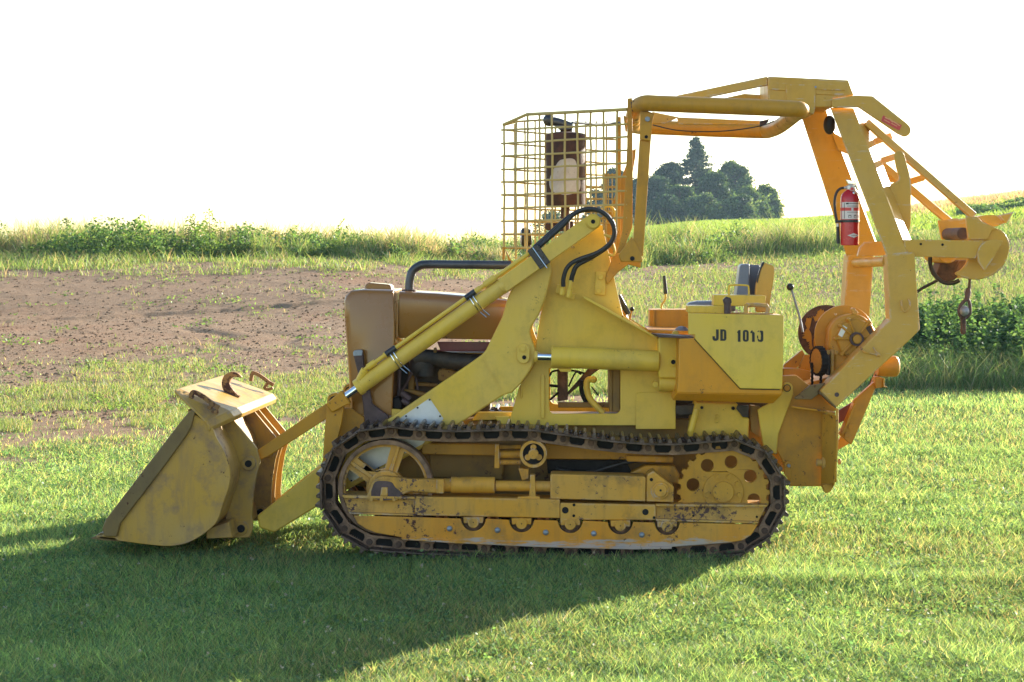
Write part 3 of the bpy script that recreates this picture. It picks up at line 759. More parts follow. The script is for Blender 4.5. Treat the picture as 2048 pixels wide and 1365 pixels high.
# roller guard with half-round cut-outs
bot = [(420, 912), (455, 975), (520, 1018), (600, 1048), (800, 1085), (1160, 1112), (1600, 1132)]
top = []
def cb2c(x, y):  # cC -> cB units
    px, py = 1080 + x / 3.793, 800 + y / 3.793
    return ((px - 600) * 3.938, (py - 800) * 3.938)
rollers = [(1365, 965), (1745, 975)] + [cb2c(230, 945), cb2c(610, 955), cb2c(965, 960)]
for (x, y) in rollers:
    top += [(x - 100, y - 28)] + arc(x, y - 28, 98, 180, 360, 12)[1:-1] + [(x + 100, y - 28)]
topl = [(420, 912)] + top + [cb2c(1655, 946)]
botr = [cb2c(1600, 1030), cb2c(1540, 1068), cb2c(1430, 1085), cb2c(1300, 1095), cb2c(1000, 1118), cb2c(700, 1122), cb2c(300, 1112), cb2c(0, 1104)]
b = MB(); b.plate(cB, topl + botr + bot[::-1][:-1], .035, .014)
gd = b.build("roller_guard", M['guard'], rig, 0.004)
lip = [(800, 1082), (1160, 1108), (1600, 1128)] + [cb2c(0, 1100), cb2c(300, 1108), cb2c(700, 1118), cb2c(1000, 1114)]
b = MB(); b.plate(cB, lip + [(x, y + 20) for x, y in lip[::-1]], .022, .03); b.build("guard_lip", M['guard'], gd, 0.003)
b = MB()
for x, y in [(1178, 1015), (1555, 1027), (1935, 1045)] + [cb2c(408, 1015), cb2c(772, 1025)]:
    c = at(cB, x, y, .033); b.ball(c, ln(cB, 23, .03), .014, ln(cB, 23, .03))
b.build("guard_bolt", M['bolt'], gd)
twin(gd, TRK)
for (x, y) in rollers:
    b = MB(); b.disc(cB, x, y - 12, 86, .095, .12, 28); ro = b.build("track_roller", M['link'], rig, 0.006)
    b = MB(); b.disc(cB, x, y + 2, 44, .030, .05).plate(cB, [(x - 78, y - 40), (x + 78, y - 40), (x + 76, y + 8), (x + 40, y + 8), (x - 40, y + 8), (x - 76, y + 8)], .042, .03)
    b.build("roller_hanger", M['frame'], ro, 0.004)
    b = MB(); b.disc(cB, x, y + 2, 5, .028, .01, 8); b.build("grease_hole", M['black'], ro)
    twin(ro, TRK)
# sprocket
sp_c = (1392, 702)
teeth = []
for k in range(26):
    a = 360 / 26 * k
    for da, r in ((-4.2, 326), (-2.2, 352), (2.2, 352), (4.2, 326)):
        teeth.append((sp_c[0] + r * math.cos(R(a + da)), sp_c[1] - r * math.sin(R(a + da))))
hl = [ring(sp_c[0] + 238 * math.cos(R(-14 + 45 * k)), sp_c[1] - 238 * math.sin(R(-14 + 45 * k)), 50, 18) for k in range(8)]
b = MB(); b.plate(cC, teeth, .118, .05, hl); spk = b.build("drive_sprocket", M['orange'], rig, 0.005)
b = MB(); b.plate(cC, ring(*sp_c, 155, 36), .108, .03).disc(cC, *sp_c, 82, .094, .03, 32); b.build("sprocket_hub", M['orange'], spk, 0.005)
b = MB()
for k in range(8):
    a = R(33 + 45 * k * .5 if False else -170 + 40 * k)
    b.disc(cC, sp_c[0] + 124 * math.cos(a), sp_c[1] - 124 * math.sin(a), 19, .090, .03, 6)
b.build("hub_bolt", M['orange'], spk, 0.001)
twin(spk, TRK)
# carrier roller on its bracket
b = MB(); b.plate(cB, ring(1838, 428, 108, 36), .085, .10, [ring(1838, 428, 84, 30)]).disc(cB, 1838, 428, 40, .085, .06)
for a in (90, 210, 330):
    b.disc(cB, 1838 + 52 * math.cos(R(a)), 428 - 52 * math.sin(R(a)), 24, .095, .05)
cr = b.build("carrier_roller", M['frame'], rig, 0.003)
b = MB(); b.disc(cB, 1838, 428, 85, .115, .05, 30); b.build("roller_core", M['black'], cr)
b = MB(); b.plate(cB, [(1535, 350), (1570, 350), (1572, 540), (1530, 540)], .19, .05).cyl(at(cB, 1560, 492, .22), at(cB, 1740, 492, .22), .014).cyl(at(cB, 1560, 372, .24), at(cB, 1740, 372, .24), .012)
b.cyl(at(cB, 1560, 430, .23), at(cB, 1800, 430, .23), .022).plate(cB, [(1720, 540), (1800, 545), (1800, 620), (1750, 640)], .15, .1)
b.build("roller_bracket", M['frame'], cr, 0.003)
twin(cr, TRK)

# ---------------- hull between the tracks
b = MB(); b.plate(cB, [(960, 345), (1555, 352), (1550, 440), (960, 430)], .34, .05).plate(cC, [(40, 335), (760, 400), (760, 455), (45, 450)], .34, .05)
b.build("main_frame_rail", M['orange'], rig, 0.005)
b = MB(); b.plate(PX, [(700, 850), (800, 842), (1000, 836), (1540, 840), (1550, 1010), (860, 1010), (790, 985), (700, 970)], .50, .46)
b.build("hull", M['hull'], rig, 0.01)
b = MB(); b.plate(PX, [(860, 905), (1010, 908), (1005, 960), (860, 955)], .44, .055); b.build("side_skid", M['hull'], rig, 0.006)
b = MB(); b.plate(cC, [(50, 460), (650, 460), (700, 560), (60, 560)], .37, .04); b.build("recess_shade_sheet", M['black'], rig)  # flat black sheet painting the shade below the frame rail
b = MB(); b.plate(cC, [(690, 555), (800, 500), (1020, 500), (1060, 570), (1060, 640), (690, 600)], .26, .10).plate(cC, [(650, 425), (1015, 430), (1010, 480), (660, 470)], .28, .1)
b.build("final_drive_arm", M['frame'], rig, 0.008)
b = MB(); b.tube(crv([at(cC, 380, 560, .33), at(cC, 520, 510, .32), at(cC, 700, 465, .32), at(cC, 850, 455, .32)], 4), .012).tube(crv([at(cC, 120, 520, .34), at(cC, 300, 556, .34), at(cC, 460, 530, .34)], 4), .01)
b.build("oil_line", M['rubber'], rig)
b = MB(); b.plate(cC, [(1180, 20), (1500, 30), (1540, 130), (1588, 140), (1580, 300), (1120, 300), (1140, 180)], .36, .25)
fd = b.build("final_drive_case", M['lemon'], rig, 0.008)
b = MB(); b.disc(cC, 1228, 60, 12, .352, .02, 10).disc(cC, 1465, 65, 14, .350, .02, 10).disc(cC, 1192, 125, 10, .352, .02, 10); b.build("bolt", M['black'], fd)
b = MB(); b.plate(cC, [(1325, 55), (1352, 52), (1355, 80), (1328, 82)], .354, .01).plate(cC, ring(1342, 128, 17, 12), .354, .01, [ring(1342, 128, 11, 12)]).plate(cC, ring(1340, 160, 20, 12), .354, .01, [ring(1340, 160, 14, 12)]); b.build("cast_mark", M['lemon'], fd, .001)
b = MB(); b.cyl(at(cC, 1145, 240, .32), at(cC, 1190, 70, .32), .018); b.build("drain_pipe", M['lemon'], rig)
b = MB(); b.plate(cC, [(1030, 45), (1220, 35), (1240, 90), (1160, 110), (1060, 120), (1030, 100)], .40, .1).plate(cC, [(1500, 40), (1585, 45), (1580, 135), (1540, 132), (1490, 70)], .34, .04); b.build("axle_plate", M['engine'], rig, .004)
b = MB(); b.plate(cC, [(1590, 40), (1670, 50), (1672, 290), (1600, 240)], .38, .04); b.build("inner_bracket", M['hull'], rig, .004)

b = MB(); b.plate(PX, [(1250, 700), (1545, 690), (1550, 880), (1245, 878)], .56, .36); b.build("transmission_case", M['engine'], rig, .02)  # housing added to block sun leaking through between the side frames
# ---------------- engine hood, grille shell, engine
b = MB()
def hoodsec(fr, xt, yt, xb, yb, Y0, Y1, rr=.05):
    a, c = at(fr, xt, yt, Y0), at(fr, xb, yb, Y0 + .018)
    w = Y1 - Y0; out = [c, Vector(((a.x + c.x) / 2, Y0, (a.z + c.z) / 2))]
    for k in range(7):
        t = R(90 * k / 6); out.append(Vector((a.x, Y0 + rr - rr * math.cos(t), a.z - rr + rr * math.sin(t))))
    for k in range(7):
        t = R(90 - 90 * k / 6); out.append(Vector((a.x, Y1 - rr + rr * math.cos(t), a.z - rr + rr * math.sin(t))))
    out.append(Vector(((a.x + c.x) / 2, Y1, (a.z + c.z) / 2))); out.append(Vector((c.x, Y1 - .018, c.z)))
    return out
b.loft([hoodsec(cD, 494, 370, 492, 706, .47, .97), hoodsec(cD, 760, 385, 760, 710, .47, .97), hoodsec(cD, 1040, 408, 1040, 716, .47, .97), hoodsec(cD, 1330, 440, 1330, 720, .47, .97)])
hd = b.build("engine_hood", M['hood'], rig, 0.004, 2, 50)
b = MB()
prof = [(455, 362), (240, 356), (150, 366), (112, 402), (100, 440), (104, 560), (122, 800), (150, 1262), (446, 1262), (470, 700)]
Ya, Yb_ = .445, .995
ins = .03
l0 = [at(cD, x, y, Ya) for x, y in prof]
def shr(p, k):
    return Vector((p.x + k[0], p.y, p.z + k[1]))
inner = [(0, 0)] * len(prof)
cx_, cz_ = at(cD, 300, 800, Ya).x, at(cD, 300, 800, Ya).z
def inset(l, Y, d):
    return [Vector((p.x + (d if p.x < cx_ - .05 else 0), Y, p.z - (d if p.z > cz_ + .28 else 0))) for p in l]
b.loft([inset(l0, Ya - .012, .028), inset(l0, Ya - .004, .009), inset(l0, Ya + .015, 0), inset(l0, Yb_ - .015, 0), inset(l0, Yb_ + .004, .009), inset(l0, Yb_ + .012, .028)])
gs = b.build("grille_shell", M['hood'], rig, 0.006, 3, 50)
b = MB(); b.plate(cD, arc(285, 345, 36, 90, 180, 6) + [(246, 372), (452, 372)] + arc(412, 350, 30, 0, 90, 6), .62, .16); b.build("radiator_cap", M['hood'], gs, 0.008, 3)
b = MB()
for k in range(9): b.tube([at(cD, 97, 420 + 40 * k, .5), at(cD, 97, 420 + 40 * k, .95)], .006, 6)
for k in range(8): b.ball(at(cD, 110, 560 + 27 * k, .433), .0035)
b.build("grille_bar", M['hood'], gs)
b = MB(); b.plate(cD, [(448, 470), (490, 430), (490, 706), (446, 706)], .455, .02).plate(cD, [(474, 450), (482, 450), (476, 700), (468, 700)], .452, .02); b.build("hood_strap", M['hood'], gs, .003)
b = MB(); b.plate(cD, [(163, 812), (172, 796), (222, 790), (234, 802), (246, 960), (284, 1080), (300, 1180), (420, 1268), (430, 1330), (250, 1330), (236, 1180), (218, 1060), (200, 960)], .38, .05); bp_ = b.build("grille_guard_bar", M['bar'], rig, .005)
b = MB(); b.plate(cD, [(165, 812), (173, 796), (222, 790), (234, 800), (230, 832), (168, 836)], .375, .01); b.build("worn_tip", M['bolt'], bp_, .002)
b = MB(); b.tube(crv([at(cD, 566, 400, .60), at(cD, 570, 330, .60), at(cD, 574, 290, .60), at(cD, 592, 228, .60), at(cD, 640, 188, .60), at(cD, 700, 177, .60), at(cD, 900, 178, .60), at(cD, 1300, 182, .60)], 6), .0245, 18)
ap = b.build("air_pipe", M['pipe'], rig)
b = MB(); b.disc(cD, 0, 0, 1, .6, .01, 6) if False else None
q = at(cD, 568, 372, .60); b.cyl(q + Vector((0, 0, -.006)), q + Vector((0, 0, .012)), .042, n=20).cyl(q - Vector((0, 0, .03)), q, .030, .036, n=20); b.build("pipe_flange", M['rust'], ap, .002)
# engine block and manifold under the hood
b = MB(); b.plate(cN, [(60, 380), (1350, 380), (1350, 1200), (60, 1200)], .72, .20); en = b.build("engine_block", M['engine'], rig, .01)
b = MB(); b.plate(cN, [(640, 232), (1380, 238), (1300, 355), (690, 352)], .50, .03).plate(cN, [(640, 345), (1330, 352), (1330, 368), (640, 362)], .485, .05)
b.build("hood_support_beam", M['beamred'], rig, .004)
b = MB(); b.tube(crv([at(cN, 330, 480, .56), at(cN, 420, 450, .56), at(cN, 600, 455, .56), at(cN, 900, 500, .56), at(cN, 1300, 520, .56)], 4), .048, 14)
b.cyl(at(cN, 480, 520, .56), at(cN, 480, 700, .56), .05).ball(at(cN, 420, 560, .58), .07)
b.build("exhaust_manifold", M['engine'], en)
b = MB(); b.plate(cN, crv2([(650, 650), (690, 600), (800, 600), (900, 640), (980, 650), (980, 760), (700, 770), (650, 720)], 3), .58, .08).plate(cN, [(250, 620), (330, 610), (330, 900), (250, 900)], .60, .05)
b.plate(cN, [(140, 880), (320, 890), (560, 950), (400, 980)], .56, .06).plate(cN, [(290, 780), (640, 800), (640, 850), (290, 830)], .62, .05)
b.cyl(at(cN, 700, 300, .54), at(cN, 740, 285, .54), .012).plate(cN, [(600, 310), (635, 310), (640, 385), (590, 385)], .52, .02).plate(cN, [(900, 380), (1280, 385), (1270, 430), (930, 425)], .56, .03)
b.build("engine_casting", M['hull'], en, .006)
b = MB(); b.tube(crv([at(cN, 330, 600, .57), at(cN, 350, 700, .56), at(cN, 370, 800, .55), at(cN, 380, 890, .54)], 4), .006).tube([at(cN, 300, 650, .55), at(cN, 210, 830, .56), at(cN, 160, 900, .56)], .008)
b.cyl(at(cN, 150, 930, .50), at(cN, 270, 1020, .50), .018).cyl(at(cN, 160, 1030, .48), at(cN, 250, 1080, .48), .016).tube([at(cN, 130, 620, .55), at(cN, 120, 1000, .55)], .010)
b.build("fuel_line", M['bar'], en)
b = MB(); b.plate(cN, [(30, 1000), (110, 985), (160, 1050), (170, 1150), (30, 1150)], .46, .2); b.build("oil_pan", M['black'], en, .008)
b = MB(); b.plate(cN, [(1190, 1195), (1700, 1195), (1700, 1330), (1100, 1330)], .50, .04).plate(cN, [(20, 1150), (300, 1170), (300, 1320), (20, 1320)], .43, .04); b.build("lower_rail", M['lemon'], rig, .005)

# ---------------- canopy
b = MB()
near = [at(cH, 150, 330, .62), at(cH, 168, 275, .30), at(cH, 222, 247, .13), at(cH, 320, 249, .12), at(cH, 760, 266, .12), at(cH, 1140, 281, .12), at(cH, 1222, 289, .16), at(cH, 1190, 312, .40), at(cH, 1090, 390, 1.05), at(cH, 1020, 422, 1.38), at(cH, 950, 425, 1.48), at(cH, 620, 415, 1.5), at(cH, 330, 403, 1.5), at(cH, 190, 398, 1.45), at(cH, 150, 385, 1.25), at(cH, 145, 345, .8)]
b.tube(crv(near, 6), .0445, 18)
cp = b.build("canopy_frame", M['orange'], rig)
b = MB(); b.plate(cH, [(195, 292), (212, 288), (284, 310), (270, 372), (262, 490), (190, 478)], .14, .02); b.plate(cH, [(190, 478), (262, 488), (212, 1225), (60, 1225), (62, 1205), (148, 1150)], .16, .045)
po = b.build("canopy_post", M['orange'], cp, .004)
b = MB(); b.disc(cH, 240, 347, 17, .122, .03, 8); b.build("bolt", M['bolt'], cp, .001)
b = MB(); b.plate(cH, [(55, 1215), (140, 1100), (200, 1200), (208, 1252), (205, 1265), (70, 1262)], .15, .07); b.plate(cF, [(640, 385), (690, 350), (805, 375), (800, 445), (730, 425), (672, 470), (610, 540), (600, 500)], .40, .03)
b.build("post_foot", M['orange'], cp, .005)
b = MB(); b.disc(cH, 143, 1240, 15, .145, .02).disc(cH, 232, 461, 11, .137, .02); b.build("bolt_hole", M['black'], cp)
b = MB(); b.plate(cE, [(700, 1180), (740, 1190), (1015, 440), (1050, 420), (1045, 480), (905, 1290), (870, 1310)], 1.25, .05); b.build("canopy_post", M['orange'], cp, .004)
b = MB()   # front brackets and roof braces
b.plate(cH, [(430, 196), (1008, 74), (1010, 130), (640, 205), (560, 235), (430, 235)], .50, .05)
b.plate(cH, [(720, 215), (860, 185), (1000, 193), (1000, 226), (880, 226), (740, 245)], .92, .05)
b.plate(cH, [(270, 300), (440, 335), (360, 375), (270, 380)], 1.15, .02).plate(cH, [(430, 335), (965, 358), (965, 385), (440, 380)], 1.16, .05)
b.build("roof_brace", M['arch'], cp, .004)
b = MB(); b.tube(crv([at(cH, 275, 385, 1.0), at(cH, 420, 418, 1.0), at(cH, 600, 428, 1.0), at(cH, 780, 420, .95), at(cH, 960, 392, .9), at(cH, 1050, 360, .85)], 4), .0035, 6); b.build("lamp_wire", M['rubber'], cp)
b = MB(); b.plate(cH, [(960, 360), (985, 355), (1020, 345), (1010, 370), (960, 400)], .9, .02); b.build("wire_bracket", M['bar'], cp)

# ---------------- wire cage round the muffler
b = MB()
yf, yr, yfar = .72, .22, 1.22
lerp = lambda a, c, t: a + (c - a) * t
def nearY(x): return lerp(yf, yr, (x - 95) / 890)
def farY(x): return lerp(yf, yfar, (x - 95) / 820)
rows = [(290, 248), (385, 338), (478, 434), (573, 526), (663, 625), (757, 727), (852, 824), (945, 920), (1040, 1028), (1135, 1130)]
wob = lambda: random.uniform(-2.0, 2.0)
for yl, yr_ in rows:
    xs = [82] + [95 + 890 * k / 14 for k in range(15)]
    xs = [x for x in xs if not (x > 640 and yl > 1030)]
    b.tube([at(cE, x, lerp(yl, yr_, max(0, x - 95) / 890) + wob(), nearY(x) - .003 * (k % 2)) for k, x in enumerate(xs)], .0058, 6)
for k, (x, top) in enumerate(((102, 252), (186, 215), (268, 178), (357, 178), (446, 173), (538, 168), (630, 163), (723, 158), (817, 152), (912, 148))):
    bot_ = 1215 if x < 300 else (1130 if x < 560 else 1010)
    ys = [top + (bot_ - top) * j / 10 for j in range(11)]
    b.tube([at(cE, x + wob() * 1.6, y, nearY(x) - .004 + .006 * ((j + k) % 2)) for j, y in enumerate(ys)], .0064, 6)
cg = b.build("wire_cage", M['guardwire'], rig)
b = MB()
for yl, yr_ in ((290, 318), (385, 405), (478, 497), (573, 588), (663, 680), (757, 772), (852, 848), (945, 940), (1040, 1028), (1135, 1115)):
    # far side rows drop towards the horizon as they recede
    b.tube([at(cE, lerp(95, 915, t), lerp(yl, yl + (1130 - yl) * .085, t) + wob(), lerp(yf, yfar, t)) for t in [k / 10 for k in range(11)]], .0050, 6)
for k in range(11):
    x = 178 + 73 * k; t = (x - 95) / 820
    b.tube([at(cE, x + wob(), lerp(225 if x > 200 else 245, 1130, j / 8), farY(x)) for j in range(9)], .0050, 6)
for x in (825, 850, 878, 905): b.tube([at(cE, x, 600, 1.16), at(cE, x, 900, 1.16)], .0035, 6)
for y in (612, 625, 698, 706, 790, 880): b.tube([at(cE, 690 if y > 640 else 815, y, 1.15), at(cE, 912, y - 4, 1.17)], .0035, 6)
b.build("far_mesh", M['guardwire'], cg)
b = MB()
b.tube([at(cE, 95, 252, yf), at(cE, 265, 177, nearY(265)), at(cE, 985, 141, yr)], .0095, 8)
b.tube([at(cE, 95, 256, yf), at(cE, 200, 228, farY(200)), at(cE, 410, 215, farY(410))], .006, 8)
b.build("top_rail", M['guardwire'], cg)
b = MB(); b.plate(cE, [(988, 62), (1022, 58), (1026, 640), (1022, 990), (985, 1080), (960, 1180), (915, 1170), (950, 1020), (972, 700), (985, 400)], .215, .012); cpst = b.build("cage_post", M['orange'], cg, .003)
b = MB(); b.plate(cE, [(918, 192), (942, 196), (940, 1240), (906, 1240), (915, 700)], 1.19, .02).plate(cE, [(960, 180), (985, 200), (985, 300), (975, 290)], .235, .1); b.build("cage_post", M['orange'], cg, .003)
b = MB(); b.tube(crv([at(cE, 1025, 150, .22), at(cE, 1045, 110, .16), at(cE, 1035, 80, .16)], 3), .006, 8).plate(cE, [(1012, 85), (1045, 92), (1042, 125), (1015, 130)], .19, .03); b.build("post_clamp", M['bar'], cg)
b = MB(); b.plate(cE, [(88, 1130), (330, 1128), (330, 1142), (104, 1144), (104, 1220), (88, 1225)], .70, .02).plate(cE, [(110, 1140), (150, 1225), (180, 1240), (140, 1255), (130, 1220)], .69, .02); b.build("cage_foot", M['orange'], cg, .002)
b = MB(); b.tube(crv([at(cE, 850, 1180, .3), at(cE, 880, 1190, .3), at(cE, 898, 1165, .3), at(cE, 880, 1100, .3), at(cE, 865, 1060, .3), at(cE, 820, 1040, .3)], 3), .008, 8); b.tube(crv([at(cE, 800, 860, 1.1), at(cE, 850, 835, 1.1), at(cE, 895, 870, 1.1), at(cE, 890, 960, 1.1)], 3), .008, 8); b.build("cage_hook", M['lemon'], cg)
# muffler with its peeling patch
mc = at(cE, 543, 835, .72); mt = at(cE, 543, 312, .72); mr = ln(cE, 141, .72)
b = MB(); b.lathe((mc.x, .72, 0), [(mr * .96, mc.z), (mr, mc.z + .006), (mr, mt.z - .012), (mr * .97, mt.z - .003), (mr * .5, mt.z + .006)], 36)
mf = b.build("muffler", M['muffler'], rig)
b = MB(); b.cyl(at(cE, 541, 838, .72), at(cE, 541, 1010, .72), .026).cyl(at(cE, 548, 318, .72), at(cE, 552, 255, .72), .026)
b.cyl(at(cE, 505, 300, .72), at(cE, 590, 296, .72), .010)
b.build("stack_pipe", M['muffler'], mf)
b = MB(); b.tube(crv([at(cE, 440, 225, .74), at(cE, 500, 235, .73), at(cE, 590, 262, .72)], 4), [.028, .027, .026, .025, .024, .023, .022, .021, .020]); b.ball(at(cE, 425, 218, .74), .036); b.tube([at(cE, 590, 235, .74), at(cE, 760, 248, .9), at(cE, 930, 238, 1.1)], .007, 8); b.plate(cE, [(470, 255), (600, 258), (590, 282), (500, 285)], .68, .08)
b.build("rain_cap", M['pipe'], mf)
pp = crv2([(505, 505), (560, 493), (605, 500), (622, 540), (628, 600), (648, 660), (640, 720), (600, 745), (540, 755), (480, 742), (440, 715), (428, 660), (445, 600), (465, 560), (490, 520)], 3)
b = MB()
def wrapm(x, y, rr):
    k = max(-.98, min(.98, (x - 543) / 141)); th = math.asin(k); z = at(cE, x, y, .72 - mr).z
    return Vector((mc.x + rr * math.sin(th), .72 - rr * math.cos(th), z))
cxp = sum(p[0] for p in pp) / len(pp); cyp = sum(p[1] for p in pp) / len(pp)
vs = []; fs = []; nr_ = 6; npp = len(pp)
for k in range(nr_ + 1):
    for x, y in pp: vs.append(wrapm(cxp + (x - cxp) * k / nr_, cyp + (y - cyp) * k / nr_, mr + .002))
for k in range(nr_):
    for i in range(npp):
        j = (i + 1) % npp; fs.append((k * npp + i, k * npp + j, (k + 1) * npp + j, (k + 1) * npp + i))
b.add(vs, fs); b.build("paint_patch", M['patch'], mf)
b = MB()
for x, y, r in ((490, 590, 7), (562, 592, 6), (603, 592, 6), (575, 612, 4), (530, 592, 4), (570, 535, 4)):
    p = wrapm(x, y, mr + .0025); q = wrapm(x, y, mr - .004); b.cyl(q, p, r * .00028 * 1.0, n=8)
b.build("rust_pit", M['rust'], mf)
b = MB(); b.plate(cE, [(395, 960), (520, 955), (600, 940), (600, 1010), (480, 1020), (395, 1005)], .75, .08); b.build("exhaust_elbow", M['muffler'], mf, .01)
# work lamp inside the cage
b = MB(); b.cyl(at(cE, 262, 1060, .9), at(cE, 300, 1058, .9), .052, .044, n=24).cyl(at(cE, 228, 1060, .9), at(cE, 262, 1060, .9), .055, n=24)
wl = b.build("work_lamp", M['rubber'], rig, .006)
b = MB(); b.cyl(at(cE, 218, 1060, .9), at(cE, 230, 1060, .9), .042, .049, n=24); b.build("lens", M['lamp'], wl)
b = MB(); b.tube([at(cE, 285, 1105, .9), at(cE, 285, 1300, .9)], .008, 8); b.build("lamp_stem", M['bar'], wl)
# ---------------- rear logging arch
arch = MB()
S0 = [at(cJ, 55, 98, .50), at(cJ, 180, 98, .50), at(cJ, 236, 130, .58), at(cJ, 240, 130, .66), at(cJ, 70, 98, .66)]
S1 = [at(cJ, 362, 905, .20), at(cJ, 480, 895, .20), at(cJ, 504, 852, .29), at(cJ, 510, 850, .38), at(cJ, 375, 905, .38)]
arch.loft([S0, S1])
ar_ = arch.build("arch", M['arch'], rig, .006)
b = MB(); b.plate(PX, [(1774, 511), (1829, 504), (1840, 660), (1817, 683), (1672, 816), (1640, 782), (1780, 640)], .19, .15); b.build("lower_leg", M['arch'], ar_, .006)
b = MB(); T0 = [at(cH, 1215, 300, .86), at(cH, 1375, 270, .86), at(cH, 1395, 290, .98), at(cH, 1225, 320, .98)]; T1 = [at(cH, 1520, 1245, 1.12), at(cH, 1700, 1140, 1.12), at(cH, 1712, 1150, 1.28), at(cH, 1535, 1262, 1.28)]
b.loft([T0, T1]); b.build("upper_leg", M['arch'], ar_, .006)
b = MB(); b.plate(cJ, [(152, 900), (296, 880), (288, 1000), (268, 1270), (128, 1270), (140, 1080)], 1.10, .18); b.build("lower_leg", M['arch'], ar_, .006)
b = MB(); b.plate(cH, [(1012, 74), (1526, 98), (1562, 196), (1428, 212), (1428, 272), (1312, 272), (1304, 318), (1240, 300), (1010, 228)], .48, .46)
ah = b.build("arch_head", M['arch'], ar_, .007)
b = MB(); b.plate(cH, [(1126, 122), (1315, 128), (1314, 268), (1306, 318), (1128, 262)], .472, .02)
b.plate(cH, [(1020, 150), (1126, 156), (1126, 166), (1020, 160)], .474, .02).plate(cH, [(1322, 178), (1500, 184), (1480, 196), (1322, 190)], .474, .02).plate(cH, [(1322, 152), (1510, 158), (1505, 166), (1322, 160)], .474, .02)
b.build("head_stiffener", M['arch'], ar_, .003)
b = MB(); b.disc(cH, 1316, 142, 7, .468, .02, 8); b.build("grease_fitting", M['bolt'], ar_)
b = MB(); b.plate(cH, [(1420, 218), (1568, 196), (1682, 200), (1902, 376)] + arc(1884, 418, 42, 45, -95, 8) + [(1838, 440), (1590, 272), (1440, 276), (1420, 268)], .455, .024); bt = b.build("boom_head", M['arch'], ar_, .005)
b = MB(); b.plate(cH, [(1748, 324), (1868, 386), (1852, 420), (1736, 358)], .449, .007); b.build("warning_decal", M['decal'], ar_)
b = MB()
for x0, y0, x1, y1, w in ((1760, 336, 1790, 350, 7), (1784, 342, 1812, 366, 9), (1812, 362, 1840, 378, 7), (1836, 378, 1856, 390, 6), (1756, 352, 1790, 370, 4), (1800, 374, 1838, 394, 4)):
    L_ = math.hypot(x1 - x0, y1 - y0); nx, ny = -(y1 - y0) / L_ * w / 2, (x1 - x0) / L_ * w / 2
    b.plate(cH, [(x0 + nx, y0 + ny), (x1 + nx, y1 + ny), (x1 - nx, y1 - ny), (x0 - nx, y0 - ny)], .4475, .002)
b.build("decal_print", M['decalmark'], ar_)
b = MB()
def bar(p0, p1, w, Y0, t, Y1=None):
    """a bar between two measured points (cJ), w wide, t thick, running from depth Y0 to Y1"""
    Y1 = Y0 if Y1 is None else Y1
    L_ = math.hypot(p1[0] - p0[0], p1[1] - p0[1]); nx, ny = -(p1[1] - p0[1]) / L_ * w / 2, (p1[0] - p0[0]) / L_ * w / 2
    f = [at(cJ, p0[0] + nx, p0[1] + ny, Y0), at(cJ, p1[0] + nx, p1[1] + ny, Y1), at(cJ, p1[0] - nx, p1[1] - ny, Y1), at(cJ, p0[0] - nx, p0[1] - ny, Y0)]
    b.prism(f, Vector((0, t, 0)))
bar((255, 175), (845, 690), 40, .50, .05, .42); b.build("boom_rail", M['arch'], ar_, .006)
b = MB(); bar((330, 400), (770, 770), 40, .92, .05, 1.0); b.build("boom_rail", M['arch'], ar_, .006)
for p0, p1 in (((278, 292), (392, 250)), ((312, 396), (420, 362)), ((350, 545), (570, 478))):
    b = MB(); bar(p0, p1, 36, .95, .04, .52); b.build("boom_rung", M['arch'], ar_, .004)
b = MB(); b.plate(cJ, [(345, 428), (420, 492), (430, 505), (385, 505)], .96, .02); b.build("boom_gusset", M['arch'], ar_, .003)
b = MB(); b.plate(cJ, crv2([(404, 360), (415, 340), (438, 334), (458, 350), (478, 420), (496, 500), (497, 620), (495, 735), (480, 778), (466, 770), (430, 690), (382, 548), (398, 510), (432, 490), (418, 430)], 3), .40, .02); b.build("fin_plate", M['arch'], ar_, .004)
b = MB(); b.plate(cH, [(1415, 425), (1510, 480), (1530, 570), (1460, 545)], .9, .05); b.build("knee_plate", M['arch'], ar_, .004)
# horizontal tail arms and the fairlead at the end
b = MB(); b.plate(cM, [(-60, 388), (660, 398), (720, 400), (640, 575), (-50, 550)], .215, .05); ta = b.build("tail_arm", M['arch'], ar_, .004)
b = MB(); b.disc(cM, 106, 432, 12, .212, .01).disc(cM, 318, 438, 13, .212, .01); b.build("arm_hole", M['black'], ar_)
bigd = arc(770, 525, 250, 128, -125, 26)
fl = [(545, 180), (650, 165), (700, 205), (770, 262), (860, 282), (920, 320), (962, 390), (972, 470), (935, 600), (860, 700), (750, 760), (640, 780), (520, 760), (440, 720), (500, 680), (560, 590), (570, 400)]
b = MB(); b.plate(cM, crv2(fl, 3), .30, .03); fp = b.build("fairlead_plate", M['arch'], ar_, .006)
b = MB(); b.plate(cM, crv2([(655, 520), (680, 455), (740, 405), (820, 390), (890, 398), (905, 410), (870, 470), (820, 560), (765, 640), (730, 690), (700, 660), (665, 600)], 3), .20, .03); b.build("end_disc", M['arch'], ar_, .005)
b = MB(); b.plate(cM, [(545, 150), (640, 180), (860, 285), (800, 300), (760, 390), (570, 390)], .285, .02); b.build("fairlead_web", M['arch'], ar_, .004)
b = MB(); F = [at(cM, x, y, .30) + Vector((0, .52, 0)) for x, y in crv2(fl, 3)]; b.prism(F, Vector((0, .03, 0))); b.build("fairlead_plate", M['arch'], ar_, .006)
b = MB(); b.plate(cM, [(275, 200), (450, 195), (545, 180), (560, 390), (310, 390)], .80, .03); b.build("fairlead_web", M['arch'], ar_, .004)
def roll(x, y, r, Y0, Y1, name, m):
    b = MB(); a = at(cM, x, y, Y0); b.cyl(a, a + Vector((0, Y1 - Y0, 0)), ln(cM, r, Y0), n=28); return b.build(name, M[m], ar_, .006)
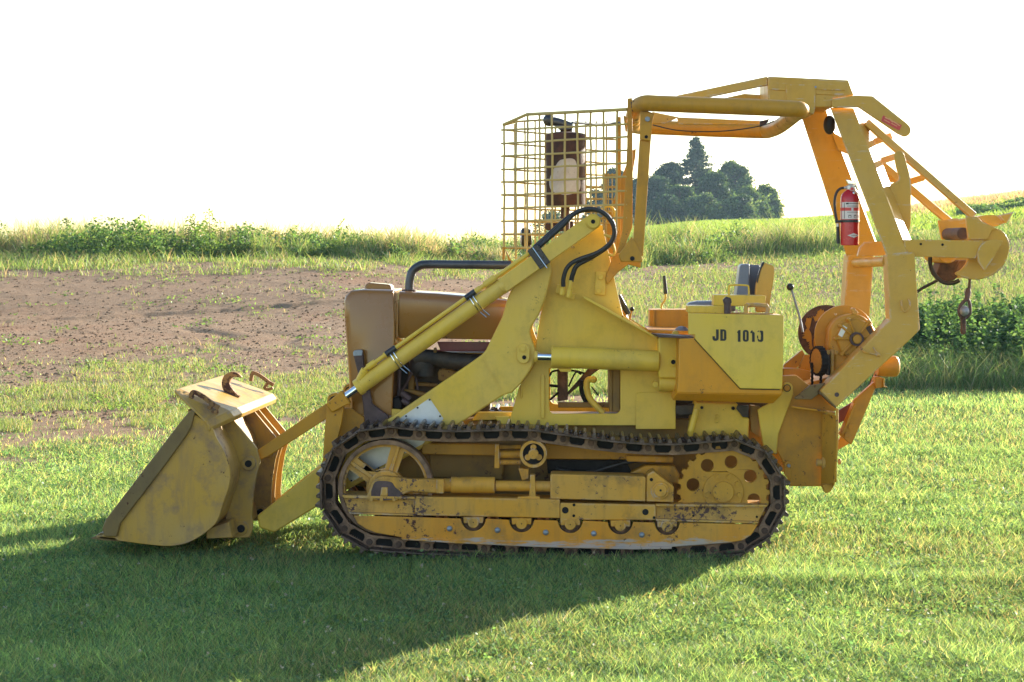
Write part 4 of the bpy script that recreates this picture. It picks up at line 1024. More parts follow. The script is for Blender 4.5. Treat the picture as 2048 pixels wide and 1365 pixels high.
roll(370, 520, 100, .36, .80, "fairlead_roller", 'arch')
roll(520, 330, 60, .36, .80, "fairlead_roller", 'rust')
b = MB(); b.plate(cM, [(300, 610), (440, 590), (570, 590), (520, 690), (430, 790), (330, 800), (260, 720)], .50, .20); b.build("roller_cradle", M['rust'], ar_, .01)
b = MB(); b.plate(cM, [(490, 590), (570, 590), (480, 705), (440, 700)], .40, .05); b.build("roller_strap", M['rust'], ar_, .006)
b = MB(); b.plate(cM, crv2([(665, 165), (740, 150), (860, 155), (935, 215), (900, 235), (830, 262), (770, 240), (700, 200)], 3), .42, .25).plate(cM, [(862, 150), (1015, 118), (950, 222), (930, 228), (880, 170)], .40, .02)
b.build("torn_guard", M['arch'], ar_, .006)
b = MB(); b.tube(crv([at(cM, 195, 560, .45), at(cM, 200, 640, .45), at(cM, 235, 725, .45), at(cM, 300, 790, .45), at(cM, 370, 815, .45), at(cM, 440, 805, .45), at(cM, 480, 785, .45)], 5), .012); b.build("tail_hose", M['rubber'], ar_)
b = MB(); b.plate(cJ, [(218, 860), (245, 830), (340, 828), (362, 905), (205, 910)], .70, .05); b.build("cross_gusset", M['arch'], ar_, .004)
b = MB(); q0, q1 = at(cJ, 366, 937, .30), at(cJ, 190, 945, 1.12); b.cyl(q0, q1, .028); b.build("cross_tube", M['arch'], ar_)
b = MB(); b.tube(crv([at(cI, 815, 130, .18), at(cI, 822, 180, .16), at(cI, 838, 200, .15), at(cI, 862, 178, .15), at(cI, 868, 140, .16), at(cI, 856, 118, .17)], 4), .006, 8); b.build("cable_hook", M['frame'], ar_)
b = MB(); b.tube(crv([at(cK, 1120, 590, .22), at(cK, 1165, 645, .15), at(cK, 1240, 660, .15), at(cK, 1335, 680, .16)], 4), .006, 8).ball(at(cK, 1345, 685, .16), .012).tube([at(cK, 1280, 590, .185), at(cK, 1325, 660, .16)], .004, 6); b.build("latch_rod", M['frame'], ar_)
b = MB(); b.disc(cI, 415, 713, 14, .187, .01); b.build("bolt_hole", M['bar'], ar_)
b = MB(); b.ball(at(cH, 1405, 385, .62), ln(cH, 40, .6), ln(cH, 40, .6), ln(cH, 62, .6), 16, 10); b.build("work_lamp", M['rubber'], ar_)
b = MB(); b.plate(cI, [(640, 640), (690, 520), (700, 490), (640, 620), (505, 1010), (425, 1055), (420, 1010)], .60, .04).plate(cI, [(430, 960), (520, 750), (640, 640), (675, 625), (512, 1015), (500, 1025)], .44, .05); b.plate(cI, [(440, 960), (520, 770), (540, 770), (455, 965)], .40, .04); st_ = b.build("rear_strut", M['orange'], ar_, .005)
b = MB(); b.disc(cI, 502, 912, 18, .425, .02, 6).disc(cI, 478, 965, 18, .425, .02, 6); b.build("strut_bolt", M['orange'], ar_, .002)
b = MB(); b.plate(cI, [(428, 810), (510, 762), (470, 870), (428, 890)], .52, .03); b.build("rear_reflector", M['beamred'], ar_)

# ---------------- winch
b = MB(); b.plate(cK, ring(1075, 505, 330, 12) if False else crv2([(735, 470), (745, 360), (800, 270), (880, 215), (980, 185), (1100, 185), (1200, 235), (1270, 320), (1330, 420), (1330, 560), (1250, 700), (1100, 800), (1000, 850), (960, 930), (800, 930), (790, 700), (720, 600)], 3), .38, .16)
wn_ = b.build("winch", M['orange'], rig, .02, 3)
b = MB(); b.plate(cK, ring(1080, 490, 265, 8), .355, .04)
b.build("case_cover", M['orange'], wn_, .012, 3)
b = MB()
for a in (90 + 22, 45 + 10, 5, 178, 225, 262, 140):
    x0, y0 = 1080 + 90 * math.cos(R(a)), 490 - 90 * math.sin(R(a)); x1, y1 = 1080 + 262 * math.cos(R(a)), 490 - 262 * math.sin(R(a)); w = 14
    nx, ny = math.sin(R(a)) * w, math.cos(R(a)) * w
    b.plate(cK, [(x0 + nx, y0 + ny), (x1 + nx, y1 + ny), (x1 - nx, y1 - ny), (x0 - nx, y0 - ny)], .338, .03)
    b.disc(cK, x1, y1, 26, .334, .04, 8)
b.build("cover_rib", M['orange'], wn_, .005)
b = MB(); b.plate(cK, ring(1080, 490, 86, 28), .322, .05, [ring(1080, 490, 62, 24)]); b.build("bearing_ring", M['bar'], wn_, .003)
b = MB(); b.disc(cK, 1085, 488, 60, .330, .05); b.build("shaft_end", M['orange'], wn_, .003)
b = MB(); b.plate(cK, [(905, 315), (960, 345), (895, 465), (845, 435)], .351, .005); b.build("data_plate", M['alu'], wn_)
b = MB(); b.plate(cK, [(1185, 345), (1240, 320), (1305, 430), (1255, 455)], .351, .005); b.build("data_plate", M['engine'], wn_)
b = MB(); b.disc(cK, 1035, 125, 30, .40, .04, 6).disc(cK, 1060, 165, 36, .40, .05, 8).disc(cK, 820, 655, 26, .36, .05).disc(cK, 815, 182, 14, .40, .02); b.build("case_bolt", M['frame'], wn_, .003)
b = MB(); b.disc(cK, 925, 440, 372, .54, .02, 48); b.build("drum_flange", M['orange'], wn_, .004)
b = MB(); a = at(cK, 925, 440, .55); b.cyl(a, a + Vector((0, .36, 0)), .075, n=28); b.build("cable_drum", M['rust'], wn_)
b = MB(); b.disc(cK, 695, 410, 345, .90, .02, 48); fz = b.build("drum_flange", M['orange'], wn_, .004)
rag = []
for k in range(72):
    a = R(70 + 170 * k / 71); r = 345 - 60 - 45 * abs(math.sin(k * 1.7)) * random.random() - 22 * math.sin(k * .35)
    rag.append((695 + r * math.cos(a), 410 - r * math.sin(a)))
b = MB(); b.plate(cK, arc(695, 410, 346, 240, 70, 40) + rag, .893, .005)
b.plate(cK, crv2([(500, 330), (530, 210), (560, 270), (590, 260), (600, 330), (560, 420), (540, 520), (545, 600), (520, 560), (515, 430), (485, 370)], 3), .895, .004); b.build("flange_rust", M['rust'], wn_)
# chain drive
b = MB(); cx0 = at(cK, 575, 760, .34)
th = 0.30
def cring(r0, r1, y0, y1, n=30):
    """ring turned a little so its face looks towards the machine's front"""
    ax = Vector((math.cos(R(65)), -math.sin(R(65)) * -1, 0)); ax = Vector((math.sin(R(71)), math.cos(R(71)), 0))
    side = Vector((math.cos(R(71)), -math.sin(R(71)), 0)); out = []
    lo = []
    for rr, yy in ((r0, y0), (r1, y0), (r1, y1), (r0, y1)):
        lo.append([cx0 + ax * yy + (side * math.cos(2 * math.pi * k / n) + Vector((0, 0, 1)) * math.sin(2 * math.pi * k / n)) * rr for k in range(n)])
    return lo
lo = cring(.002, .070, .0, .03)
b.loft(lo + [lo[0]], caps=False); ckw = b.build("chain_sprocket", M['orange'], wn_)
b = MB()
lo = cring(.067, .079, -.002, .032, 40)
lo = [[p + (p - cx0) * (.06 if i % 2 else 0) for i, p in enumerate(l)] for l in lo]
b.loft(lo + [lo[0]], caps=False)
for k in range(11):
    c = at(cK, 520 + (k % 2) * 5, 800 + 25 * k, .335); b.ball(c, .008, .013, .012, 8, 6)
    c = at(cK, 628 + (k % 2) * 5, 800 + 23 * k, .35); b.ball(c, .008, .013, .012, 8, 6)
b.build("roller_chain", M['black'], wn_)
b = MB(); b.plate(cK, [(680, 640), (745, 640), (750, 940), (690, 930)], .35, .06); b.build("brake_band", M['engine'], wn_, .006)
b = MB(); b.plate(cK, [(755, 620), (795, 620), (795, 930), (755, 940)], .345, .06).disc(cK, 720, 655, 34, .33, .03, 6); b.build("brake_bracket", M['frame'], wn_, .005)
b = MB(); a = at(cK, 1400, 820, .40); b.cyl(at(cK, 1330, 820, .48), at(cK, 1560, 825, .48), ln(cK, 130, .5), n=28); b.ball(at(cK, 1560, 825, .48), ln(cK, 52, .5), ln(cK, 128, .5), ln(cK, 128, .5), 20, 12)
b.plate(cK, [(1310, 960), (1395, 965), (1395, 1090), (1310, 1100)], .40, .10).plate(cK, [(1398, 975), (1425, 975), (1425, 1070), (1455, 1080), (1450, 1092), (1398, 1085)], .38, .03); b.build("winch_motor", M['orange'], wn_, .004)
b = MB(); b.plate(cK, [(170, 810), (400, 620), (440, 690), (350, 830), (330, 850), (170, 850)], .80, .04).plate(cK, [(350, 855), (430, 680), (560, 690), (500, 890)], .74, .04).plate(cK, [(160, 850), (340, 852), (510, 890), (500, 1060), (160, 1000)], .62, .06); b.plate(cK, [(440, 1040), (800, 940), (1000, 850), (1100, 900), (760, 1250), (440, 1250)], .44, .40)
b.build("winch_mount", M['orange'], wn_, .006)

# ---------------- rear frame plates under the winch
b = MB(); b.plate(cL, [(130, 62), (280, 58), (380, 140), (420, 160), (530, 240), (590, 260), (700, 400), (722, 420), (560, 470), (560, 1225), (205, 1225), (150, 1000), (60, 830), (75, 690)], .36, .04)
rp = b.build("rear_plate", M['orange'], rig, .006)
b = MB()
b.loft([[at(cL, 548, 460, .30), at(cL, 700, 480, .16), at(cL, 712, 480, .16), at(cL, 570, 460, .34)], [at(cL, 535, 1230, .30), at(cL, 690, 1180, .16), at(cL, 702, 1180, .16), at(cL, 560, 1230, .34)]])
b.plate(cL, [(545, 1215), (690, 1150), (680, 1210), (640, 1275), (600, 1302), (570, 1285)], .24, .06)
b.loft([[at(cL, 690, 405, .10), at(cL, 722, 405, .10), at(cL, 722, 405, .34), at(cL, 690, 405, .34)], [at(cL, 690, 760, .10), at(cL, 718, 760, .10), at(cL, 718, 760, .34), at(cL, 690, 760, .34)], [at(cL, 660, 1240, .14), at(cL, 690, 1160, .12), at(cL, 690, 1160, .34), at(cL, 660, 1240, .34)]])
b.build("side_blade", M['orange'], rp, .008)
b = MB(); b.tube([at(cL, 563, 460, .325), at(cL, 548, 1225, .325)], .007, 8); b.build("weld_seam", M['orange'], rp)
b = MB(); b.cyl(at(cL, 485, 975, .29), at(cL, 580, 978, .29), .020).cyl(at(cL, 545, 978, .29), at(cL, 580, 978, .29), .033).cyl(at(cL, 715, 965, .25), at(cL, 745, 965, .25), .016); b.build("blade_pin", M['frame'], rp, .004)
b = MB(); b.loft([[at(cL, 225, 378, .20), at(cL, 560, 425, .20), at(cL, 690, 455, .20), at(cL, 670, 492, .20), at(cL, 545, 440, .20), at(cL, 230, 402, .20)], [at(cL, 225, 372, .37), at(cL, 560, 415, .37), at(cL, 690, 440, .37), at(cL, 670, 470, .37), at(cL, 545, 430, .37), at(cL, 230, 392, .37)]])
b.build("shelf_flange", M['orange'], rp, .004)
b = MB(); b.plate(cL, [(262, 290), (300, 265), (420, 165), (585, 140), (500, 230), (520, 250), (440, 310), (262, 310)], .22, .03); b.plate(cL, [(258, 288), (460, 292), (440, 312), (262, 312)], .20, .02); b.build("step_bracket", M['edge'], rp, .004)
b = MB(); b.plate(cL, [(515, 235), (535, 232), (700, 390), (690, 405)], .18, .17); b.build("leg_seat", M['edge'], rp, .003)
b = MB(); b.plate(cL, [(135, 200)] + arc(180, 195, 62, 130, -10, 8) + [(245, 260), (90, 670), (70, 880), (-60, 880), (-130, 420), (-90, 395), (60, 320), (120, 250)], .33, .025); bk = b.build("hitch_bracket", M['lemon'], rp, .005)
b = MB(); b.plate(cL, ring(180, 193, 39, 24), .322, .02, [ring(180, 193, 32, 24)]); b.build("pin_ring", M['black'], rp)
b = MB(); b.disc(cL, 180, 193, 31, .316, .03); b.build("hitch_pin", M['orange'], rp, .003)
b = MB(); b.plate(cL, arc(192, 1000, 45, 20, 180, 8) + [(150, 1100), (220, 1180), (236, 1010)], .345, .02); b.build("lug", M['orange'], rp, .004)
b = MB(); b.disc(cL, 198, 1008, 20, .335, .02, 10); b.build("lug_bolt", M['bolt'], rp, .003)
twin(rp, FAR - .04)

# ================================================================== things hung on the machine
ex = thing("fire_extinguisher", "red fire extinguisher with white label strapped to the arch leg", "fire extinguisher", tuple(at(cR, 385, 1280, .42)))
ec = at(cR, 385, 1280, .42); er = ln(cR, 180, .42); k_ = lambda y: at(cR, 385, y, .42).z
b = MB(); b.lathe((ec.x, .42, 0), [(er * .93, k_(1280)), (er, k_(1268)), (er, k_(400)), (er * .97, k_(340)), (er * .85, k_(280)), (er * .62, k_(232)), (er * .42, k_(212)), (er * .36, k_(190))], 36)
b.build("cylinder", M['red'], ex)
def wrap(x0, x1, y0, y1, rr, mat, name, t=.0012):
    b = MB(); n = 12; lo = [[], []]
    for k in range(n + 1):
        x = x0 + (x1 - x0) * k / n; th = math.asin(max(-1, min(1, (x - 385) / 180)))
        for j, r in ((0, rr), (1, rr - t)): lo[j].append((math.sin(th) * r, -math.cos(th) * r))
    F = [Vector((ec.x + u, .42 + v, k_(y1))) for u, v in lo[0] + lo[1][::-1]]
    G = [Vector((p.x, p.y, k_(y0))) for p in F]
    b.loft([F, G]); return b.build(name, M[mat], ex)
lb = wrap(206, 564, 440, 770, er + .0012, 'label', "label")
for x0, x1, y0, y1, m, n in ((206, 555, 545, 608, 'decal', "label_stripe"), (290, 340, 452, 482, 'letter', "label_print"), (345, 565, 462, 474, 'engine', "label_print"), (310, 510, 512, 522, 'bar', "label_print"), (310, 540, 632, 640, 'bar', "label_print"), (335, 388, 690, 745, 'bar', "label_print"), (440, 488, 690, 745, 'bar', "label_print"), (520, 550, 690, 745, 'vinyl', "label_print"), (345, 378, 705, 740, 'label', "label_print"), (448, 480, 705, 740, 'label', "label_print"), (262, 270, 450, 760, 'bar', "label_print"), (390, 428, 552, 612, 'label', "label_print")):
    d = 0.0004 if m != 'label' else .0008
    wrap(x0, x1, y0, y1, er + .0012 + d, m, n, .0006)
# the white diamond
b = MB(); loA = []
for k in range(13):
    x = 320 + 232 * k / 12; th = math.asin((x - 385) / 180); hh = 1 + 44 * (1 - abs(k - 6) / 6); r_ = er + .0013
    loA.append([Vector((ec.x + math.sin(th) * r_, .42 - math.cos(th) * r_, k_(1087 - hh))), Vector((ec.x + math.sin(th) * r_, .42 - math.cos(th) * r_, k_(1087 + hh)))])
b.loft(loA, caps=False, closed=False); b.build("diamond_mark", M['label'], ex)
wrap(385, 500, 1083, 1091, er + .0020, 'bar', "label_print", .0006)
wrap(205, 566, 784, 832, er + .004, 'rubber', "strap", .004)
b = MB(); b.plate(cR, [(545, 785), (585, 785), (585, 838), (545, 838)], .36, .10); b.build("strap_buckle", M['chrome'], ex, .003)
b = MB(); b.cyl((ec.x, .42, k_(200)), (ec.x, .42, k_(110)), er * .36, n=16).plate(cR, [(360, 95), (430, 80), (500, 120), (480, 220), (370, 215)], .405, .03); vb = b.build("valve", M['alu'], ex, .003)
b = MB(); b.disc(cR, 430, 180, 44, .385, .03).cyl(at(cR, 350, 155, .42), at(cR, 270, 158, .42), .0075); b.build("gauge", M['alu'], ex, .002)
b = MB(); b.disc(cR, 430, 180, 33, .383, .01); b.build("gauge_face", M['decal'], ex)
b = MB(); b.plate(cR, [(310, 0), (335, -8), (490, 20), (555, 205), (530, 215), (480, 90), (350, 80)], .41, .022); b.build("squeeze_handle", M['chrome'], ex, .003)
b = MB(); b.tube(crv([at(cR, 450, 210, .40), at(cR, 520, 300, .40), at(cR, 585, 425, .40)], 4), .003, 6).tube(crv([at(cR, 500, 215, .40), at(cR, 560, 290, .40), at(cR, 600, 360, .41)], 4), .003, 6).ball(at(cR, 465, 265, .39), .011); b.build("pull_pin", M['chrome'], ex)
b = MB(); b.tube(crv([at(cR, 270, 158, .42), at(cR, 205, 172, .42), at(cR, 140, 230, .42), at(cR, 100, 340, .42), at(cR, 90, 480, .42), at(cR, 105, 650, .42), at(cR, 140, 840, .42)], 5), .0075, 12); b.build("hose", M['rubber'], ex)
b = MB(); b.cyl(at(cR, 150, 910, .42), at(cR, 162, 1245, .42), .0085, .0105, n=14); b.build("nozzle", M['rubber'], ex)
b = MB(); b.cyl(at(cR, 145, 850, .42), at(cR, 150, 912, .42), .009, n=12); b.build("nozzle_collar", M['alu'], ex)
b = MB(); b.plate(cR, [(105, 785), (210, 790), (205, 838), (110, 840)], .40, .03); b.build("hose_clip", M['rubber'], ex, .002)

cbl = thing("winch_cable", "dark wire rope running from the winch drum to the fairlead with a hook hanging", "wire rope", tuple(at(cM, 525, 1310, .50)))
b = MB(); b.tube(crv([at(cK, 1200, 560, .62), at(cK, 1330, 400, .62), at(cK, 1480, 200, .62)] + [at(cM, 65, 900, .60), at(cM, 260, 790, .58), at(cM, 360, 725, .55), at(cM, 440, 708, .52), at(cM, 500, 700, .50)], 5), .0085, 10); b.build("rope", M['engine'], cbl)
b = MB(); b.tube(crv([at(cM, 560, 640, .50), at(cM, 580, 720, .50), at(cM, 582, 800, .50), at(cM, 575, 880, .50)], 4), .008, 10); b.build("hanging_rope", M['engine'], cbl)
b = MB(); b.tube([at(cM, 573, 860, .50), at(cM, 567, 900, .50), at(cM, 555, 975, .50)], [.009, .017, .014], 12); b.build("rope_socket", M['bar'], cbl)
b = MB(); b.tube(crv([at(cM, 545, 975, .50), at(cM, 500, 1020, .50), at(cM, 478, 1080, .50), at(cM, 495, 1140, .50), at(cM, 535, 1155, .50), at(cM, 578, 1120, .50), at(cM, 586, 1060, .50), at(cM, 575, 990, .50), at(cM, 555, 970, .50)], 4), .010, 10); b.build("shackle", M['bar'], cbl)
b = MB(); b.ball(at(cM, 528, 1085, .50), .030, .030, .030); b.build("swivel", M['bolt'], cbl)
b = MB(); b.plate(cM, [(502, 1140), (548, 1150), (550, 1290), (535, 1318), (510, 1318), (498, 1290)], .485, .03); b.build("hook_shank", M['rust'], cbl, .006)
# ================================================================== the land
_G = rng.random((4, 128, 128))
def vnoise(x, y, s=1.0, k=0):
    """smooth value noise, 0..1, numpy arrays"""
    x = np.asarray(x, float) * s + 1000.3; y = np.asarray(y, float) * s + 1000.7
    xi = np.floor(x).astype(int); yi = np.floor(y).astype(int); fx = x - xi; fy = y - yi
    fx = fx * fx * (3 - 2 * fx); fy = fy * fy * (3 - 2 * fy); g = _G[k]
    a = g[xi % 128, yi % 128]; b = g[(xi + 1) % 128, yi % 128]; c = g[xi % 128, (yi + 1) % 128]; d = g[(xi + 1) % 128, (yi + 1) % 128]
    return (a * (1 - fx) + b * fx) * (1 - fy) + (c * (1 - fx) + d * fx) * fy
def fbm(x, y, s, k=0, o=4):
    t = 0; w = 1; n = 0
    for i in range(o):
        t = t + w * vnoise(x, y, s * 2 ** i, (k + i) % 4); n += w; w *= .55
    return t / n
def sstep(a, b, x):
    t = np.clip((x - a) / (b - a), 0, 1); return t * t * (3 - 2 * t)

DK = np.array([0, 16, 20, 25, 30, 33, 36, 40, 43, 47, 53, 60, 80, 120, 160, 200, 260, 400, 1500.])
ZL = np.array([0, 0, .03, .14, .36, .50, .86, 1.26, 1.44, 1.52, 1.52, 1.46, 1.1, .2, -1, -2.5, -5, -12, -60.])
ZM = np.array([0, 0, .01, .05, .14, .27, .46, .72, .92, 1.22, 1.60, 1.80, 2.15, 3.15, 4.1, 4.3, 2.6, -6, -60.])
ZR = np.array([0, 0, 0, .03, .10, .22, .42, .80, 1.10, 1.52, 2.14, 2.75, 3.75, 5.4, 7.15, 7.6, 6, -4, -60.])
UL, UM, UR = (600 - CX) / F_PX, (1480 - CX) / F_PX, (2080 - CX) / F_PX
def ground(x, y):
    d = np.maximum(np.asarray(y, float) + 10, .5); u = np.asarray(x, float) / d
    l, m, r = np.interp(d, DK, ZL), np.interp(d, DK, ZM), np.interp(d, DK, ZR)
    t1 = sstep(UL, UM, u); t2 = sstep(UM, UR + .06, u)
    z = l * (1 - t1) + m * t1; z = z * (1 - t2) + r * t2
    # the eroded step across the bare field on the left
    ds = 32 + (u + .3) * 15 + .7 * (fbm(x, y * .2, 1.4, 1, 4) - .5)
    w = sstep(-.06, -.15, u)
    z = z + w * (.35 + .5 * vnoise(x, y * .3, .8, 2)) * (.075 * sstep(ds - .07, ds + .07, d) - .04 * sstep(ds - 2, ds, d) - .035 * sstep(ds, ds + 4, d))
    # washed gully
    gx = x - (-5.95 + (30.2 - d) * .36 + .25 * np.sin(d * 2.2)); gr = sstep(26.3, 27.5, d) * sstep(32.6, 31.8, d); gw = np.exp(-(gx / .16) ** 2) * gr
    z = z - .028 * gw + .015 * np.exp(-((gx - .40) / .25) ** 2) * gr - .02 * np.exp(-((gx - 1.0 + .1 * (d - 29)) / .15) ** 2) * gr * sstep(30.8, 30, d)
    f = sstep(16, 22, d) * sstep(90, 60, d)
    z = z + f * (.06 * (fbm(x, y, .30, 2) - .5) + .030 * (fbm(x, y, 2.0, 0, 2) - .5))
    z = z + .018 * (fbm(x, y, 1.1, 3) - .5) * (1 - f) - .052
    return z
def lawn_edge(x, u):
    return np.interp(u, [-.4, -.30, -.12, .0, .10, .18, .24, .5], [15.5, 16, 18, 20.5, 22, 22.5, 22.5, 23])

def sheet_edge(u):
    return np.interp(u, [-.4, -.30, -.12, .0, .10, .18, .24, .5], [13, 13, 14.5, 18.5, 21.5, 22.4, 22.5, 23])

def sheet(name, dfun0, dfun1, nd, nu, m, u0=-.75, u1=.75, lift=0.0):
    U = np.linspace(u0, u1, nu)
    T = np.linspace(0, 1, nd)
    uu, tt = np.meshgrid(U, T)
    d0, d1 = dfun0(uu), dfun1(uu)
    dd = d0 * (d1 / d0) ** tt
    xx = uu * dd; yy = dd - 10; zz = ground(xx, yy) + lift
    co = np.stack([xx, yy, zz], -1).reshape(-1, 3)
    idx = np.arange(nd * nu).reshape(nd, nu)
    q = np.stack([idx[:-1, :-1], idx[:-1, 1:], idx[1:, 1:], idx[1:, :-1]], -1).reshape(-1, 4)
    return np_mesh(name, co, q, m, smooth=True)

def np_mesh(name, co, quads, m, cols=None, smooth=False):
    me = bpy.data.meshes.new(name)
    nv, nf = len(co), len(quads); k = quads.shape[1]
    me.vertices.add(nv); me.vertices.foreach_set("co", co.astype(np.float32).ravel())
    me.loops.add(nf * k); me.loops.foreach_set("vertex_index", quads.astype(np.int32).ravel())
    me.polygons.add(nf); me.polygons.foreach_set("loop_start", np.arange(0, nf * k, k, dtype=np.int32))
    me.polygons.foreach_set("use_smooth", np.full(nf, smooth))
    if cols is not None:
        a = me.color_attributes.new("Col", 'FLOAT_COLOR', 'POINT')
        c = np.ones((nv, 4), np.float32); c[:, :3] = cols; a.data.foreach_set("color", c.ravel())
    me.update(calc_edges=True)
    me.materials.append(m)
    o = bpy.data.objects.new(name, me); col.objects.link(o); return o

def leaf_mat(name, trans=0.5, rough=0.5, gloss=0.04, red=1.55):
    m = bpy.data.materials.new(name); m.use_nodes = True; nt = m.node_tree; N = nt.nodes; L = nt.links
    N.remove(N["Principled BSDF"]); out = N["Material Output"]
    at_ = N.new("ShaderNodeAttribute"); at_.attribute_name = "Col"
    df = N.new("ShaderNodeBsdfDiffuse"); tr = N.new("ShaderNodeBsdfTranslucent"); gl = N.new("ShaderNodeBsdfGlossy"); gl.inputs["Roughness"].default_value = rough
    L.new(at_.outputs[0], df.inputs[0])
    hs = N.new("ShaderNodeMix"); hs.data_type = 'RGBA'; hs.blend_type = 'MULTIPLY'; hs.inputs[0].default_value = 1
    L.new(at_.outputs[0], hs.inputs[6]); hs.inputs[7].default_value = (red, 1.42, .85, 1); L.new(hs.outputs[2], tr.inputs[0])
    mx = N.new("ShaderNodeMixShader"); mx.inputs[0].default_value = trans; L.new(df.outputs[0], mx.inputs[1]); L.new(tr.outputs[0], mx.inputs[2])
    m2 = N.new("ShaderNodeMixShader"); m2.inputs[0].default_value = gloss; L.new(mx.outputs[0], m2.inputs[1]); L.new(gl.outputs[0], m2.inputs[2])
    L.new(m2.outputs[0], out.inputs[0]); return m
GRASS = leaf_mat("grass_blade", .60, .45, .03, 1.68)
WEED = leaf_mat("weed_leaf", .48, .5, .04, 1.55)
TREE = leaf_mat("tree_leaf", .35, .5, .03)

def ground_mat(name, a, c, scale, bump, mask=None):
    m, nt, N, L, p = new_mat(name)
    tc = N.new("ShaderNodeTexCoord"); v = tc.outputs["Object"]
    n1 = noise(nt, v, scale, 8, .7); n2 = noise(nt, v, .35, 4, .6); n3 = noise(nt, v, scale * 4.5, 6, .7)
    cc = mixc(nt, remap(nt, n1, .3, .7), a, c)
    cc = mixc(nt, remap(nt, n3, .55, .75, 0, .55), cc, tuple(x * .6 for x in a))
    if mask:
        cc = mixc(nt, remap(nt, n2, mask[1], mask[2], 0, mask[3]), cc, mask[0])
    L.new(cc, p.inputs["Base Color"]); p.inputs["Roughness"].default_value = .95
    p.inputs["Specular IOR Level"].default_value = .1
    b = N.new("ShaderNodeBump"); b.inputs["Strength"].default_value = bump; b.inputs["Distance"].default_value = .08
    L.new(math2(nt, 'ADD', n1, n3), b.inputs["Height"]); L.new(b.outputs[0], p.inputs["Normal"]); return m
LAWN_M = ground_mat("lawn_soil", (.07, .09, .028), (.11, .13, .045), 14, .4)
FIELD_M = ground_mat("field_soil", (.25, .155, .09), (.345, .235, .15), 6.0, .5, ((.30, .155, .085), .5, .7, .6))
HILL_M = ground_mat("hill_pasture", (.13, .18, .04), (.17, .21, .06), 1.0, .4, ((.26, .20, .13), .50, .60, .8))
one_ = lambda u: np.ones_like(u)
lawn = sheet("lawn", lambda u: 1.2 * one_(u), lambda u: sheet_edge(u), 150, 260, LAWN_M); lawn["kind"] = "structure"
field = sheet("field", lambda u: sheet_edge(u), lambda u: 62 * one_(u), 600, 640, FIELD_M); field["kind"] = "structure"
hill = sheet("hill", lambda u: 62 * one_(u), lambda u: 1500 * one_(u), 160, 260, HILL_M); hill["kind"] = "structure"

def blades(name, x, y, h, w, lean, cols, m, seg=2, az=None):
    """grass blades: three rows of points, bent over in a random direction"""
    n = len(x); z = ground(x, y)
    a = rng.random(n) * 2 * np.pi if az is None else az
    f = rng.random(n) * 2 * np.pi
    dx, dy = np.cos(a), np.sin(a); wx, wy = np.cos(f) * w / 2, np.sin(f) * w / 2
    rowsN = seg + 1; co = np.zeros((n, rowsN * 2, 3))
    for k in range(rowsN):
        t = k / seg; off = lean * h * t ** 1.8; hh = h * t * np.sqrt(np.maximum(.1, 1 - (lean * .6 * t) ** 2)); s = (1 - t ** 1.5 * .88)
        for j, sg in ((0, -1), (1, 1)):
            co[:, k * 2 + j, 0] = x + dx * off + sg * wx * s; co[:, k * 2 + j, 1] = y + dy * off + sg * wy * s; co[:, k * 2 + j, 2] = z + hh - .01 * (k == 0)
    base = np.arange(n)[:, None] * (rowsN * 2)
    q = np.concatenate([base + np.array([k * 2, k * 2 + 1, k * 2 + 3, k * 2 + 2]) for k in range(seg)], 1).reshape(-1, 4)
    c = np.repeat(cols, rowsN * 2, 0)
    return np_mesh(name, co.reshape(-1, 3), q, m, c)

def leaves(name, P, s, cols, m, flat=.5, up=None):
    """pointed leaf quads with random facing; flat=1 lies level"""
    n = len(P)
    a = rng.random(n) * 2 * np.pi; t = (rng.random(n) - .5) * (1 - flat) * np.pi
    u = np.stack([np.cos(a) * np.cos(t), np.sin(a) * np.cos(t), np.sin(t)], -1)
    r = rng.normal(size=(n, 3)); r[:, 2] *= (1 - flat * .9); v = np.cross(u, np.cross(r, u)); v /= np.linalg.norm(v, axis=1)[:, None] + 1e-9
    s = np.asarray(s)[:, None]
    co = np.stack([P - u * s * .5, P + v * s * .28, P + u * s * .5, P - v * s * .28], 1)
    q = np.arange(n * 4).reshape(n, 4)
    return co.reshape(-1, 3), q, np.repeat(cols, 4, 0)

def scatter(n, d0, d1, u0, u1, power=1.0):
    """points with screen-even spacing: u across, d in depth"""
    t = rng.random(n); d = (d0 ** -power + t * (d1 ** -power - d0 ** -power)) ** (-1 / power) if power else d0 * (d1 / d0) ** t
    u0 = u0 - 1.2 / d; u1 = u1 + 1.2 / d      # a metre or so past the frame on both sides
    u = u0 + rng.random(n) * (u1 - u0)
    return u * d, d - 10, d, u

def pal(n, cs, jit=.15):
    cs = np.array(cs); i = rng.integers(0, len(cs), n); c = cs[i] * (1 + jit * rng.normal(size=(n, 1))) ; c = c * (1 + .06 * rng.normal(size=(n, 3)))
    return np.clip(c, .005, .9)

